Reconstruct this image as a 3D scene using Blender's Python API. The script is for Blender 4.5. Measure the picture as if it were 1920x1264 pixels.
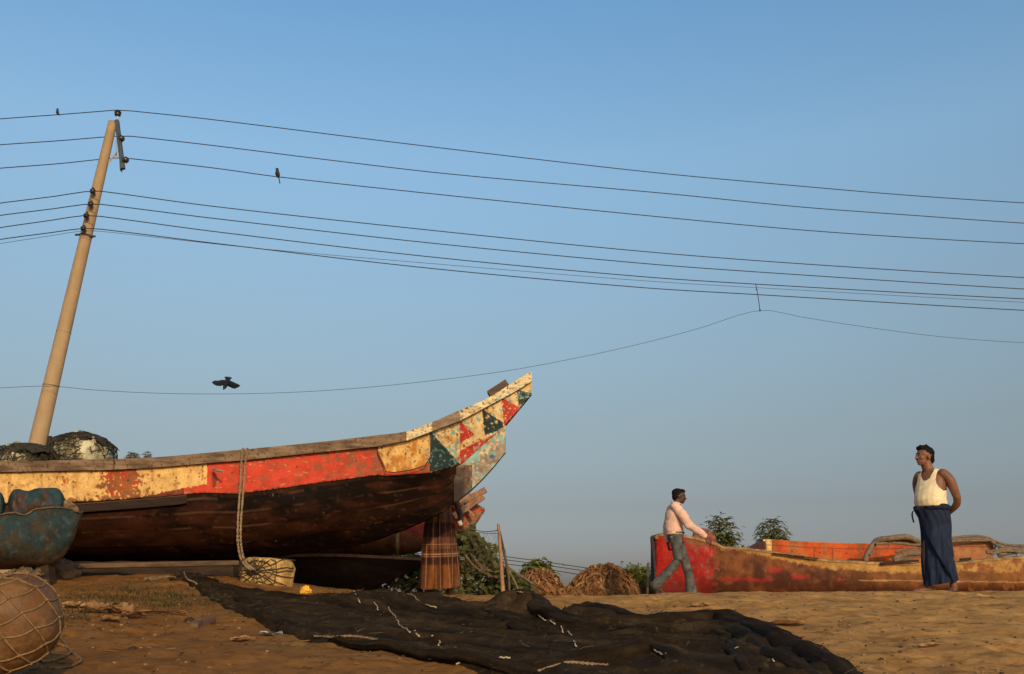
import bpy, bmesh, math, random
from mathutils import Vector, Matrix, noise
R = math.radians
S = bpy.context.scene
for o in list(bpy.data.objects): bpy.data.objects.remove(o)
C = S.collection
# ------------------------------------------------------------------ camera
TILT = 14.9
cam_d = bpy.data.cameras.new('camera'); cam = bpy.data.objects.new('camera', cam_d); C.objects.link(cam)
cam.location = (0, 0, 0); cam.rotation_euler = (R(90 + TILT), 0, 0)
cam_d.sensor_width = 36; cam_d.lens = 35; cam_d.clip_start = .05; cam_d.clip_end = 6000
S.camera = cam
# ------------------------------------------------------------------ sky and sun
SUN_EL, SUN_AZ = 21, 163        # degrees; azimuth clockwise from +Y (the view direction)
w = bpy.data.worlds.new('World'); S.world = w; w.use_nodes = True
nt = w.node_tree; nt.nodes.clear()
sky = nt.nodes.new('ShaderNodeTexSky'); sky.sky_type = 'NISHITA'; sky.sun_disc = False
sky.sun_elevation = R(SUN_EL); sky.sun_rotation = R(SUN_AZ)
sky.air_density = 1.0; sky.dust_density = 2.0; sky.ozone_density = 1.5
bg = nt.nodes.new('ShaderNodeBackground'); bg.inputs['Strength'].default_value = .15
tc = nt.nodes.new('ShaderNodeTexCoord'); sep = nt.nodes.new('ShaderNodeSeparateXYZ')
rmp = nt.nodes.new('ShaderNodeValToRGB')      # sky tint by height: haze-grey low down, dimmed overhead to weaken ambient light
mul = nt.nodes.new('ShaderNodeMix'); mul.data_type = 'RGBA'; mul.blend_type = 'MULTIPLY'; mul.inputs['Factor'].default_value = 1
out = nt.nodes.new('ShaderNodeOutputWorld')
L = nt.links.new
L(tc.outputs['Generated'], sep.inputs[0]); L(sep.outputs['Z'], rmp.inputs['Fac'])
L(sky.outputs['Color'], mul.inputs['A']); L(rmp.outputs['Color'], mul.inputs['B'])
L(mul.outputs['Result'], bg.inputs['Color']); L(bg.outputs[0], out.inputs[0])
SKYR = [(0.0, (0.485, 0.466, 0.582)), (0.045, (0.495, 0.466, 0.568)), (0.091, (0.498, 0.444, 0.463)), (0.169, (0.663, 0.601, 0.537)), (0.274, (0.9, 0.883, 0.785)), (0.422, (1.198, 1.331, 1.228)), (0.552, (1.022, 1.362, 1.404)), (0.75, (0.419, 0.465, 0.512)), (1.0, (0.233, 0.26, 0.298))]
def set_ramp(r, stops):
    e = r.color_ramp.elements
    while len(e) > 2: e.remove(e[-1])
    e[0].position = stops[0][0]; e[0].color = (*stops[0][1], 1)
    e[1].position = stops[-1][0]; e[1].color = (*stops[-1][1], 1)
    for p, c in stops[1:-1]:
        n = e.new(p); n.color = (*c, 1)
set_ramp(rmp, SKYR)
sl = bpy.data.lights.new('sun', 'SUN'); so = bpy.data.objects.new('sun', sl); C.objects.link(so)
sl.energy = 2.5; sl.angle = R(.8); sl.color = (1.0, .74, .44)
a = R(SUN_AZ); sd = Vector((math.sin(a) * math.cos(R(SUN_EL)), math.cos(a) * math.cos(R(SUN_EL)), math.sin(R(SUN_EL))))
so.rotation_euler = (-sd).to_track_quat('-Z', 'Y').to_euler(); so.location = (0, -20, 30)
vs = S.view_settings; vs.view_transform = 'Standard'; vs.look = 'None'; vs.exposure = 0; vs.gamma = 1; vs.use_curve_mapping = False
# ------------------------------------------------------------------ helpers
F = 35 / 36 * 1920; ct, st = math.cos(R(TILT)), math.sin(R(TILT))
def P(px, py, d):
    """the point at distance d (world Y) seen at photo pixel px, py"""
    x = (px - 960) / F; y = (632 - py) / F
    r = Vector((x, ct - y * st, st + y * ct)); return r * (d / r.y)
def interp(tab, x):
    if x <= tab[0][0]: return tab[0][1]
    for (x0, y0), (x1, y1) in zip(tab, tab[1:]):
        if x <= x1: return y0 + (y1 - y0) * (x - x0) / (x1 - x0)
    return tab[-1][1]
def sinterp(tab, x):
    """smooth (Catmull-Rom) interpolation"""
    n = len(tab)
    if x <= tab[0][0]: return tab[0][1]
    if x >= tab[-1][0]: return tab[-1][1]
    for i in range(n - 1):
        if x <= tab[i + 1][0]: break
    def sl_(j):
        a_, b_ = max(j - 1, 0), min(j + 1, n - 1)
        return (tab[b_][1] - tab[a_][1]) / (tab[b_][0] - tab[a_][0])
    x0, y0 = tab[i]; x1, y1 = tab[i + 1]; h = x1 - x0; t = (x - x0) / h
    m0, m1 = sl_(i) * h, sl_(i + 1) * h
    return (2*t**3 - 3*t*t + 1) * y0 + (t**3 - 2*t*t + t) * m0 + (-2*t**3 + 3*t*t) * y1 + (t**3 - t*t) * m1
def nz(x, y, z=0, s=1): return noise.noise(Vector((x * s, y * s, z * s)))
def fbm(x, y, z=0, s=1, o=4): return noise.fractal(Vector((x * s, y * s, z * s)), 1.0, 2.0, o)
def sm(a_, b_, x):
    t = min(1, max(0, (x - a_) / (b_ - a_))); return t * t * (3 - 2 * t)
def mixc(a_, b_, t): return tuple(a_[i] + (b_[i] - a_[i]) * t for i in range(3))
def catmull(pts, n=6):
    pts = [Vector(p) for p in pts]; out_ = []
    for i in range(len(pts) - 1):
        p0, p1, p2, p3 = pts[max(i-1, 0)], pts[i], pts[i+1], pts[min(i+2, len(pts)-1)]
        for k in range(n):
            t = k / n
            out_.append(.5 * ((2*p1) + (-p0+p2)*t + (2*p0-5*p1+4*p2-p3)*t*t + (-p0+3*p1-3*p2+p3)*t**3))
    out_.append(pts[-1]); return out_
# ------------------------------------------------------------------ materials
def mat(name, col, rough=.85, var=None, vscale=8, bump=0, bscale=30, attr=False, spec=.25, detail=6, stretch=None, var2=None, v2scale=40, sheen=0, trans=0):
    m = bpy.data.materials.new(name); m.use_nodes = True; n = m.node_tree.nodes; l = m.node_tree.links.new
    b = n['Principled BSDF']; b.inputs['Roughness'].default_value = rough; b.inputs['Specular IOR Level'].default_value = spec
    if sheen: b.inputs['Sheen Weight'].default_value = sheen
    t = n.new('ShaderNodeTexCoord'); src = t.outputs['Object']
    if stretch:
        mp = n.new('ShaderNodeMapping'); mp.inputs['Scale'].default_value = stretch; l(src, mp.inputs['Vector']); src = mp.outputs[0]
    cur = None
    if attr:
        at = n.new('ShaderNodeAttribute'); at.attribute_name = 'Col'; cur = at.outputs['Color']
    def noise_mix(cur, c2, sc, lo=.4, hi=.62):
        no = n.new('ShaderNodeTexNoise'); no.inputs['Scale'].default_value = sc; no.inputs['Detail'].default_value = detail; no.inputs['Roughness'].default_value = .65
        l(src, no.inputs['Vector'])
        mr = n.new('ShaderNodeMapRange'); mr.inputs['From Min'].default_value = lo; mr.inputs['From Max'].default_value = hi; l(no.outputs['Fac'], mr.inputs['Value'])
        mx = n.new('ShaderNodeMix'); mx.data_type = 'RGBA'; l(mr.outputs[0], mx.inputs['Factor'])
        if cur is None: mx.inputs['A'].default_value = (*col, 1)
        else: l(cur, mx.inputs['A'])
        if attr:
            mx.blend_type = 'MULTIPLY'
        mx.inputs['B'].default_value = (*c2, 1)
        return mx.outputs['Result']
    if var: cur = noise_mix(cur, var, vscale)
    if var2: cur = noise_mix(cur, var2, v2scale, .5, .66)
    if cur is None: b.inputs['Base Color'].default_value = (*col, 1)
    else: l(cur, b.inputs['Base Color'])
    if bump:
        no = n.new('ShaderNodeTexNoise'); no.inputs['Scale'].default_value = bscale; no.inputs['Detail'].default_value = 8; no.inputs['Roughness'].default_value = .7
        l(src, no.inputs['Vector'])
        bp = n.new('ShaderNodeBump'); bp.inputs['Strength'].default_value = 1; bp.inputs['Distance'].default_value = bump
        l(no.outputs['Fac'], bp.inputs['Height']); l(bp.outputs[0], b.inputs['Normal'])
    if trans:
        tr = n.new('ShaderNodeBsdfTranslucent'); ms = n.new('ShaderNodeMixShader'); ms.inputs[0].default_value = trans
        if cur is None: tr.inputs['Color'].default_value = (*col, 1)
        else: l(cur, tr.inputs['Color'])
        l(b.outputs[0], ms.inputs[1]); l(tr.outputs[0], ms.inputs[2]); l(ms.outputs[0], n['Material Output'].inputs['Surface'])
    return m
# ------------------------------------------------------------------ mesh accumulator
class MB:
    def __init__(s): s.v = []; s.f = []; s.c = []
    def add(s, vs_, fs, col=None):
        o = len(s.v); s.v += [Vector(v) for v in vs_]; s.f += [tuple(i + o for i in f) for f in fs]
        s.c += [col or (1, 1, 1)] * len(vs_)
    def grid(s, rows, col=None, cols=None, loop=False):
        """rows: list of equal-length point lists"""
        o = len(s.v); n = len(rows[0])
        for r in rows: s.v += [Vector(p) for p in r]
        if cols:
            for r in cols: s.c += list(r)
        else: s.c += [col or (1, 1, 1)] * (n * len(rows))
        for i in range(len(rows) - 1):
            for j in range(n if loop else n - 1):
                k = (j + 1) % n
                s.f.append((o + i*n + j, o + i*n + k, o + (i+1)*n + k, o + (i+1)*n + j))
    def box(s, c, size, rot=None, col=None):
        h = Vector(size) / 2; M = rot or Matrix.Identity(3); c = Vector(c)
        vs_ = [c + M @ Vector((sx*h.x, sy*h.y, sz*h.z)) for sz in (-1, 1) for sy in (-1, 1) for sx in (-1, 1)]
        s.add(vs_, [(0,2,3,1),(4,5,7,6),(0,1,5,4),(2,6,7,3),(0,4,6,2),(1,3,7,5)], col)
    def beam(s, a_, b_, wd, th, up=(0, 0, 1), jit=0, col=None, seg=1):
        """rectangular bar from a to b; th along up, wd across"""
        a_, b_ = Vector(a_), Vector(b_); d = (b_ - a_).normalized(); up = Vector(up); sdv = d.cross(up).normalized(); u2 = sdv.cross(d).normalized()
        rows = []
        for i in range(seg + 1):
            c = a_.lerp(b_, i / seg); j = Vector((random.uniform(-jit, jit), random.uniform(-jit, jit), random.uniform(-jit, jit))) if jit else Vector()
            rows.append([c + j + sdv * wd/2 * p + u2 * th/2 * q for p, q in ((-1,-1),(1,-1),(1,1),(-1,1))])
        o = len(s.v); s.grid(rows, col, loop=True); n = len(rows) - 1
        s.f.append((o+3, o+2, o+1, o)); s.f.append(tuple(o + n*4 + k for k in range(4)))
    def tube(s, pts, rad, n=8, col=None, flat=1.0, ref=(0, 0, 1), round_=False, twist=0):
        pts = [Vector(p) for p in pts]; rs = rad if isinstance(rad, (list, tuple)) else [rad] * len(pts)
        fl = flat if isinstance(flat, (list, tuple)) else [flat] * len(pts)
        if round_:
            d0 = (pts[0] - pts[1]).normalized(); d1 = (pts[-1] - pts[-2]).normalized()
            A_ = [(pts[0] + d0 * rs[0] * math.sin(t), rs[0] * math.cos(t), fl[0]) for t in (1.45, 1.1, .75, .4)]
            B_ = [(pts[-1] + d1 * rs[-1] * math.sin(t), rs[-1] * math.cos(t), fl[-1]) for t in (.4, .75, 1.1, 1.45)]
            pts = [q[0] for q in A_] + pts + [q[0] for q in B_]; rs = [q[1] for q in A_] + list(rs) + [q[1] for q in B_]; fl = [q[2] for q in A_] + fl + [q[2] for q in B_]
        ref = Vector(ref); rows = []; prev = None
        for i, p in enumerate(pts):
            t = (pts[min(i+1, len(pts)-1)] - pts[max(i-1, 0)])
            t = t.normalized() if t.length > 1e-9 else Vector((0, 0, 1))
            r = ref if abs(t.dot(ref)) < .95 or prev is not None else Vector((0, 1, 0)) if abs(t.y) < .9 else Vector((1, 0, 0))
            u = (r - t * r.dot(t)) if prev is None or abs(t.dot(ref)) < .95 else (prev - t * prev.dot(t))
            u.normalize(); prev = u; v_ = t.cross(u)
            rows.append([p + (u * math.cos(k * 2 * math.pi / n + twist*i) * rs[i] * fl[i] + v_ * math.sin(k * 2 * math.pi / n + twist*i) * rs[i]) for k in range(n)])
        o = len(s.v); s.grid(rows, col, loop=True); m = (len(rows) - 1) * n
        s.f.append(tuple(o + n - 1 - k for k in range(n))); s.f.append(tuple(o + m + k for k in range(n)))
    def ell(s, c, r, rot=None, nu=14, nv=9, col=None, lump=0, ls=3, seed=0):
        c = Vector(c); M = rot or Matrix.Identity(3); rows = []
        for i in range(nv + 1):
            ph = math.pi * (i + .0) / nv; ph = min(max(ph, .02), math.pi - .02)
            row = []
            for k in range(nu):
                th = 2 * math.pi * k / nu; d = Vector((math.sin(ph)*math.cos(th), math.sin(ph)*math.sin(th), math.cos(ph)))
                f = 1 + (lump * noise.noise(d * ls + Vector((seed, seed*.7, 0))) if lump else 0)
                row.append(c + M @ Vector((d.x*r[0]*f, d.y*r[1]*f, d.z*r[2]*f)))
            rows.append(row)
        o = len(s.v); s.grid(rows, col, loop=True)
        s.f.append(tuple(o + k for k in range(nu))[::1]); s.f.append(tuple(o + nv*nu + nu - 1 - k for k in range(nu)))
    def leaf(s, p, d, nrm, ln, wd, droop=.3, col=None, fold=.25):
        p = Vector(p); d = Vector(d).normalized(); nrm = Vector(nrm); sdv = d.cross(nrm)
        if sdv.length < 1e-4: sdv = d.cross(Vector((.3, .8, .5)))
        sdv.normalize(); up = sdv.cross(d).normalized()
        m_ = p + d * ln * .45 - Vector((0, 0, 1)) * droop * ln * .15; t = p + d * ln - Vector((0, 0, 1)) * droop * ln * .6
        s.add([p, m_ + sdv * wd/2 + up * wd * fold, t, m_ - sdv * wd/2 + up * wd * fold, m_], [(0, 4, 1), (1, 4, 2), (2, 4, 3), (3, 4, 0)], col)
    def build(s, name, material, parent=None, smooth=False, colors=False):
        me = bpy.data.meshes.new(name); org = Vector((0, 0, 0))
        if parent is not None:
            q = parent
            while q is not None: org += q.location; q = q.parent
            loc = Vector((0, 0, 0))
        else:
            xs = [v.x for v in s.v]; ys = [v.y for v in s.v]; zs = [v.z for v in s.v]
            org = Vector(((min(xs)+max(xs))/2, (min(ys)+max(ys))/2, min(zs))); loc = org
        me.from_pydata([v - org for v in s.v], [], s.f); me.materials.append(material)
        if smooth: me.polygons.foreach_set('use_smooth', [True] * len(me.polygons))
        if colors:
            at = me.color_attributes.new('Col', 'FLOAT_COLOR', 'POINT'); fl = []
            for c in s.c: fl += [max(0, c[0]), max(0, c[1]), max(0, c[2]), 1]
            at.data.foreach_set('color', fl)
        me.update()
        o = bpy.data.objects.new(name, me); C.objects.link(o); o.location = loc
        if parent is not None: o.parent = parent
        return o
def tag(o, label=None, cat=None, group=None, kind=None):
    if label: o['label'] = label
    if cat: o['category'] = cat
    if group: o['group'] = group
    if kind: o['kind'] = kind
    return o
def thing(name, loc, label, cat, group=None):
    o = bpy.data.objects.new(name, None); C.objects.link(o); o.location = loc; o.empty_display_size = .1
    return tag(o, label, cat, group)
def blob(name, mb, material, parent, voxel=.008, smooth=4, fn=None, colfn=None, cut=None):
    """fuse the overlapping pieces of mb into one continuous skin"""
    me = bpy.data.meshes.new('t'); me.from_pydata(mb.v, [], mb.f)
    bm = bmesh.new(); bm.from_mesh(me); bmesh.ops.recalc_face_normals(bm, faces=bm.faces); bm.to_mesh(me); bm.free()
    o = bpy.data.objects.new('t', me); C.objects.link(o)
    md = o.modifiers.new('r', 'REMESH'); md.mode = 'VOXEL'; md.voxel_size = voxel; md.adaptivity = 0
    ms = o.modifiers.new('s', 'SMOOTH'); ms.factor = .5; ms.iterations = smooth
    dg = bpy.context.evaluated_depsgraph_get(); dg.update(); ev = o.evaluated_get(dg); m2 = bpy.data.meshes.new_from_object(ev)
    r = MB(); m2.update(); r.v = [v.co.copy() for v in m2.vertices]; nn = [v.normal.copy() for v in m2.vertices]; r.f = [tuple(p.vertices) for p in m2.polygons]
    if cut: r.f = [f for f in r.f if not cut(sum((r.v[i] for i in f), Vector()) / len(f))]
    if fn: r.v = [v + n_ * fn(v) for v, n_ in zip(r.v, nn)]
    r.c = [colfn(v) for v in r.v] if colfn else [(1, 1, 1)] * len(r.v)
    bpy.data.objects.remove(o); bpy.data.meshes.remove(me); bpy.data.meshes.remove(m2)
    return r.build(name, material, parent, smooth=True, colors=bool(colfn))
def inpoly(x, y, poly):
    c = False; n = len(poly)
    for i in range(n):
        x0, y0 = poly[i]; x1, y1 = poly[i-1]
        if (y0 > y) != (y1 > y) and x < (x1 - x0) * (y - y0) / (y1 - y0) + x0: c = not c
    return c
# ------------------------------------------------------------------ ground
CR = [(-30, .25), (-8, .25), (-4.3, .27), (-3.0, .24), (-1.8, .12), (-.6, .07), (.5, .06), (1.9, .08), (2.9, .10), (4.6, .10), (6, .11), (30, .1)]
def g0(x, y):
    c = sinterp(CR, x) + .02 * nz(x, 3.1, 0, 1.3)
    D0 = 10.2 if x > -1 else 9.7
    k = (c + .335) / (D0 - 5)
    t = y - D0
    # smooth minimum of the rising slope and the flat top
    z = c - k * (math.log1p(math.exp(-t * 3.2)) / 3.2 if t > -12 else -t)
    if y > 26: z -= .15 * sm(26, 80, y)
    return z
random.seed(41); FOOT = []
for k in range(64):
    fx = random.uniform(-4.2, 5.5); fy = random.uniform(5.2, 10.8); FOOT.append((fx, fy, random.uniform(-.7, .7) + 1.57 * (k % 2)))
def g(x, y):
    z = g0(x, y)
    if 4.8 < y < 11.2 and -4.6 < x < 5.9:
        for fx, fy, fa in FOOT:
            if abs(x - fx) < .28 and abs(y - fy) < .28:
                c_, s_ = math.cos(fa), math.sin(fa); u = ((x - fx) * c_ + (y - fy) * s_) / .135; v = (-(x - fx) * s_ + (y - fy) * c_) / .060; r_ = u*u + v*v
                if r_ < 4: z += -.022 * math.exp(-r_ * r_) + .009 * math.exp(-((r_ - 1.9) / .7) ** 2)
    if y < 24:
        z += .022 * fbm(x, y, 5, .9, 3) + .018 * fbm(x, y, 1, 3.3, 4) + (.007 * fbm(x, y, 2, 11, 2) if y < 13 else 0)
        f = nz(x, y, 9, 5.5); z -= .012 * max(0, f) ** .5 * (1 if y < 12 else 0) * .6
    return z
def gray(px, py, dmax=11.5):
    """where the line of sight through a photo pixel meets the smooth ground"""
    d = 3.0; prev = d
    while d < dmax:
        p = P(px, py, d)
        if p.z <= g0(p.x, p.y): break
        prev = d; d += .1
    lo, hi = prev, d
    for _ in range(14):
        m_ = (lo + hi) / 2; p = P(px, py, m_)
        if p.z <= g0(p.x, p.y): hi = m_
        else: lo = m_
    d = (lo + hi) / 2; p = P(px, py, d); return Vector((p.x, p.y, g0(p.x, p.y)))
def axis(lo, hi, step, far, gr=1.25):
    a_ = []; x = lo; s_ = step; neg = []
    while x > -far: s_ *= gr; x -= s_; neg.append(x)
    n = int((hi - lo) / step); mid = [lo + i * step for i in range(n + 1)]
    x = mid[-1]; s_ = step; pos = []
    while x < far: s_ *= gr; x += s_; pos.append(x)
    return neg[::-1] + mid + pos
xs = axis(-7.5, 7.5, .034, 3000, 1.3); ys = axis(3.5, 12.5, .03, 3000, 1.2)
m = MB(); nx = len(xs)
m.v = [Vector((x, y, g(x, y))) for y in ys for x in xs]; m.c = []
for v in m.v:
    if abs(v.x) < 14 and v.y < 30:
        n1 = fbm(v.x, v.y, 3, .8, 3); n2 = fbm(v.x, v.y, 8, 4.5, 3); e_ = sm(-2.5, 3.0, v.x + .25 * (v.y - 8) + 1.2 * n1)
        c = mixc((.245, .108, .030), (.50, .268, .090), e_); c = mixc(c, (.15, .085, .032), .6 * sm(.05, .5, n1) * (1 - .6 * e_)); c = mixc(c, (.17, .095, .04), .55 * sm(.28, .55, n2))  # left darker, right paler: shade and sun put into the earth colour
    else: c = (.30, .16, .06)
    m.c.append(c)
m.f = [(j*nx + i, j*nx + i + 1, (j+1)*nx + i + 1, (j+1)*nx + i) for j in range(len(ys)-1) for i in range(nx-1)]
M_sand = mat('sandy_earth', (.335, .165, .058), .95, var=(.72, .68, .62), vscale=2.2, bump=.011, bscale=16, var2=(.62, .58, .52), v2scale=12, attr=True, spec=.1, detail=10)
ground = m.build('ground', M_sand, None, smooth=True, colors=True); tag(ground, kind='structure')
# ------------------------------------------------------------------ big painted boat
SH = [(-900, 815), (-500, 855), (-200, 868), (0, 865), (210, 861), (300, 857), (380, 850), (455, 843), (600, 829), (700, 817), (762, 809), (807, 793), (858, 771), (913, 747), (984, 703), (997, 696)]
GB = [(-900, 836), (-500, 876), (-200, 888), (0, 885), (210, 881), (300, 876), (380, 869), (455, 863), (600, 848), (707, 837), (764, 826), (809, 809), (862, 789), (904, 767), (942, 747), (971, 731), (997, 715)]
SB = [(-900, 930), (-500, 942), (0, 944), (150, 941), (300, 932), (380, 924), (443, 926), (506, 919), (601, 905), (709, 891), (728, 893), (804, 887), (851, 874), (866, 869), (942, 801), (947, 797), (982, 756), (997, 738)]
KB = [(-900, 1020), (-700, 1055), (-400, 1062), (0, 1062), (115, 1057), (268, 1055), (380, 1054), (444, 1050), (507, 1044), (554, 1037), (608, 1030), (665, 1023), (712, 1010), (760, 993), (807, 972), (836, 956), (856, 936)]
BT = [(-900, .55), (-500, .85), (0, .90), (300, .88), (500, .80), (700, .60), (807, .44), (866, .33), (913, .23), (950, .15), (997, .06)]
BS = [(-900, .45), (-500, .80), (0, .87), (300, .84), (500, .74), (700, .50), (807, .24), (851, .11), (866, .09), (997, .04)]
YB = 11.0
yel = (.80, .50, .17); cream = (.80, .60, .30); redc = (.62, .055, .022); tealc = (.018, .045, .045); rust = (.30, .10, .025); lblue = (.28, .45, .42)
T1 = [(806, 808), (863, 870), (851, 873), (800, 887), (797, 880), (806, 858)]
W1p = [(806, 808), (862, 788), (862, 868)]
R1 = [(862, 788), (889, 815), (906, 826), (930, 812), (865, 870), (862, 868)]
D2 = [(904, 766), (944, 793), (941, 806), (909, 816)]
R3 = [(941, 746), (974, 764), (960, 784), (946, 799), (944, 790)]
D4 = [(969, 730), (997, 738), (990, 748), (972, 766)]
S1 = [(862, 845), (895, 828), (925, 812), (945, 803), (926, 800), (895, 812), (862, 832)]
YP = [(707, 838), (711, 851), (720, 869), (724, 884), (740, 886), (771, 881), (796, 873), (806, 857), (806, 800), (700, 830)]
def strake_col(x, y):
    n1 = fbm(x, y, 0, .06, 4); n2 = fbm(x, y, 7, .2, 3); n3 = nz(x, y, 3, .6); n4 = fbm(x, y * 1.6, 11, .02, 4)
    jx = x + 1.2 * nz(x, y, 2, .25); jy = y + 1.2 * nz(x, y, 4, .25)
    sb = interp(SB, x); gb = interp(GB, x)
    wl = 388 - max(0, jy - 907) * 5.0
    if jx < wl or (jy > 1e9):
        c = mixc(yel, (.66, .36, .10), sm(.1, .7, n1))
        # red and rust wear of the old coat, mostly 170..270
        wgt = math.exp(-((x - 222) / 42) ** 2) * .95 + .28 * math.exp(-((x - 300) / 40) ** 2) * sm(870, 925, y) + .35 * math.exp(-((x - 378) / 14) ** 2) + .75 * math.exp(-((x - 122) / 11) ** 2 - ((y - 903) / 12) ** 2) + .3 * math.exp(-((x - 250) / 10) ** 2)
        wgt += .30 * math.exp(-((x - 20) / 7) ** 2) + .3 * math.exp(-((x - 77) / 3) ** 2)
        q = sm(.38, .62, wgt * .85 + .55 * n2 + .25 * n1 + .06 * n3)
        c = mixc(c, mixc((.46, .05, .02), rust, sm(-.3, .3, n1 + (y - 900) / 60)), q)
        c = mixc(c, rust, sm(.35, .7, n2 + sm(sb - 16, sb, y) * .8 - .1))
        if x < 130: c = mixc(c, (.50, .25, .07), sm(.3, .6, math.exp(-((jx - 18) / 4) ** 2)) * .7)
        c = c
    elif x < 345 and y > 900: c = mixc((.10, .035, .015), (.30, .03, .015), sm(.0, .4, n2))
    elif inpoly(x, y, YP):
        c = mixc((.80, .50, .18), (.62, .27, .05), sm(-.05, .5, n1 + sm(850, 884, y) * .45))
        c = mixc(c, lblue, sm(.25, .5, n2 + sm(780, 806, x) * .35 - .2))
        c = mixc(c, rust, sm(.38, .6, n2 + .2 * n3))
    elif x < 800 or inpoly(jx, jy, [(790, 872), (806, 868), (806, 900), (700, 900), (700, 880)]):
        c = mixc(redc, (.36, .10, .045), sm(-.1, .75, n1 + sm(560, 700, x) * .55 - .2 * sm(860, 900, y)))
        c = mixc(c, (.58, .30, .12), .8 * sm(.46, .60, nz(x * .22, y * 1.5 + .3 * x, 6, .42) + .25 * n2 * sm(450, 700, x) - .06))
        if abs(math.hypot(jx - 402, (jy - 900) * .35) - 0) < 5: c = mixc(c, (.05, .02, .01), .7)
    else:
        if inpoly(jx, jy, T1): c = mixc(tealc, lblue, sm(.4, .65, n2 + .15)*.5); 
        elif inpoly(jx, jy, S1) and not inpoly(jx, jy, D2) and x > 864: c = mixc(cream, rust, sm(.3, .6, n2))
        elif inpoly(jx, jy, R1): c = mixc((.50, .045, .03), cream, sm(.5, .66, n2 + .3 * n3))
        elif inpoly(jx, jy, D2): c = mixc(tealc, cream, sm(.42, .6, n2 + .35 * n3))
        elif inpoly(jx, jy, R3): c = mixc((.52, .05, .03), cream, sm(.38, .58, n2 + .35 * n3))
        elif inpoly(jx, jy, D4): c = mixc(tealc, lblue, sm(.1, .5, n2))
        else:
            c = mixc(cream, (.72, .42, .14), sm(.1, .5, n1))
            c = mixc(c, rust, .85 * sm(.34, .55, n2 + (.16 if x < 860 else 0)))
            c = mixc(c, lblue, sm(.3, .5, fbm(x, y, 31, .12, 3) + (.1 if x < 862 else 0)))
        if 806 < x < 910 and y > 868 - (x - 862) * .9 - 8: c = mixc(c, lblue, sm(.15, .5, n2) * .5)
    # speckles, streaks, nail heads and the grimy edge over the black
    if n3 > .52 and fbm(x, y, 21, .35, 2) > .25: c = mixc(c, (.05, .03, .02), .85)
    k = int((x + 900) // 53); nx_ = k * 53 - 900 + 20 + 12 * math.sin(k * 7); ny_ = gb + 14 + 10 * math.sin(k * 3.1)
    dd = math.hypot(x - nx_, y - ny_)
    if dd < 1.7: c = (.03, .02, .015)
    elif abs(x - nx_) < 3 + nz(y, k, 0, .3) * 2 and ny_ < y < ny_ + 20 + 10 * math.sin(k * 5): c = mixc(c, rust, .45 * (1 - abs(x - nx_) / 4.5))
    if x < 860: c = mixc(c, (.035, .018, .012), sm(-3.5, 1.5, y - sb + 3.5 * n2 + 2 * n3))
    c = mixc(c, mixc(c, (.05, .03, .02), .6), sm(3, 0, y - gb + 1.5 * n1))  # gunwale's shadow put into the colour as a thin dark line
    return c
SEAM = [.10, .30, .52, .76]
def hull_col(x, y, t):
    n1 = fbm(x * .35, y, 0, .05, 4); n2 = fbm(x * .4, y, 7, .16, 4); n3 = nz(x * .4, y, 3, .5)
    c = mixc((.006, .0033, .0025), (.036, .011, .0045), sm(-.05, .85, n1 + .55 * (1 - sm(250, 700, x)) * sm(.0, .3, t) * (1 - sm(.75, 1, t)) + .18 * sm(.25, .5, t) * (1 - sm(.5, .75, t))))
    tt = t + .012 * nz(x, 0, 0, .012)
    k = sum(1 for s_ in SEAM if tt > s_); c = mixc(c, (.06, .022, .009), .22 * (.5 + .5 * math.sin(k * 4.3 + 1)))
    for s_ in SEAM:
        d_ = (tt - s_) * 110
        if 0 < d_ < 1.3: c = mixc(c, (.006, .004, .003), .9)
        elif -1.0 < d_ <= 0: c = mixc(c, (.11, .055, .028), .7 * sm(-.3, .3, fbm(x, s_ * 50, 2, .015, 3)))
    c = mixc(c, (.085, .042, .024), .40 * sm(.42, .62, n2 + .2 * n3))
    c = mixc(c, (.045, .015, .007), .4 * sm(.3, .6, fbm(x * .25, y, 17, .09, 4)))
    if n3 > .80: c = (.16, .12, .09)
    return c
xcols = [-900 + i * 12 for i in range(74)] + [-12 + i * 1.15 for i in range(0, 878)]
xcols = [x for x in xcols if x <= 997]; xcols.append(997)
boat = thing('painted_fishing_boat', P(430, 1129, YB), 'large old wooden fishing boat with black hull, yellow and red side and high painted prow', 'boat')
boat.location.z = .3
M_paint = mat('flaking_paint', (1, 1, 1), .62, var=(.72, .68, .62), vscale=9, bump=.004, bscale=45, attr=True, var2=(.86, .82, .78), v2scale=70, spec=.3)
M_tar = mat('tarred_planks', (1, 1, 1), .6, var=(.6, .55, .5), vscale=6, bump=.006, bscale=30, attr=True, spec=.06, stretch=(.5, 1, 1))
strk = MB(); hul = MB(); far_s = MB(); far_h = MB()
def mirror(p): return Vector((p.x, 2 * YB - p.y, p.z))
rows, cols, rowh, colh = [], [], [], []
NS, NH = 48, 60
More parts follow.
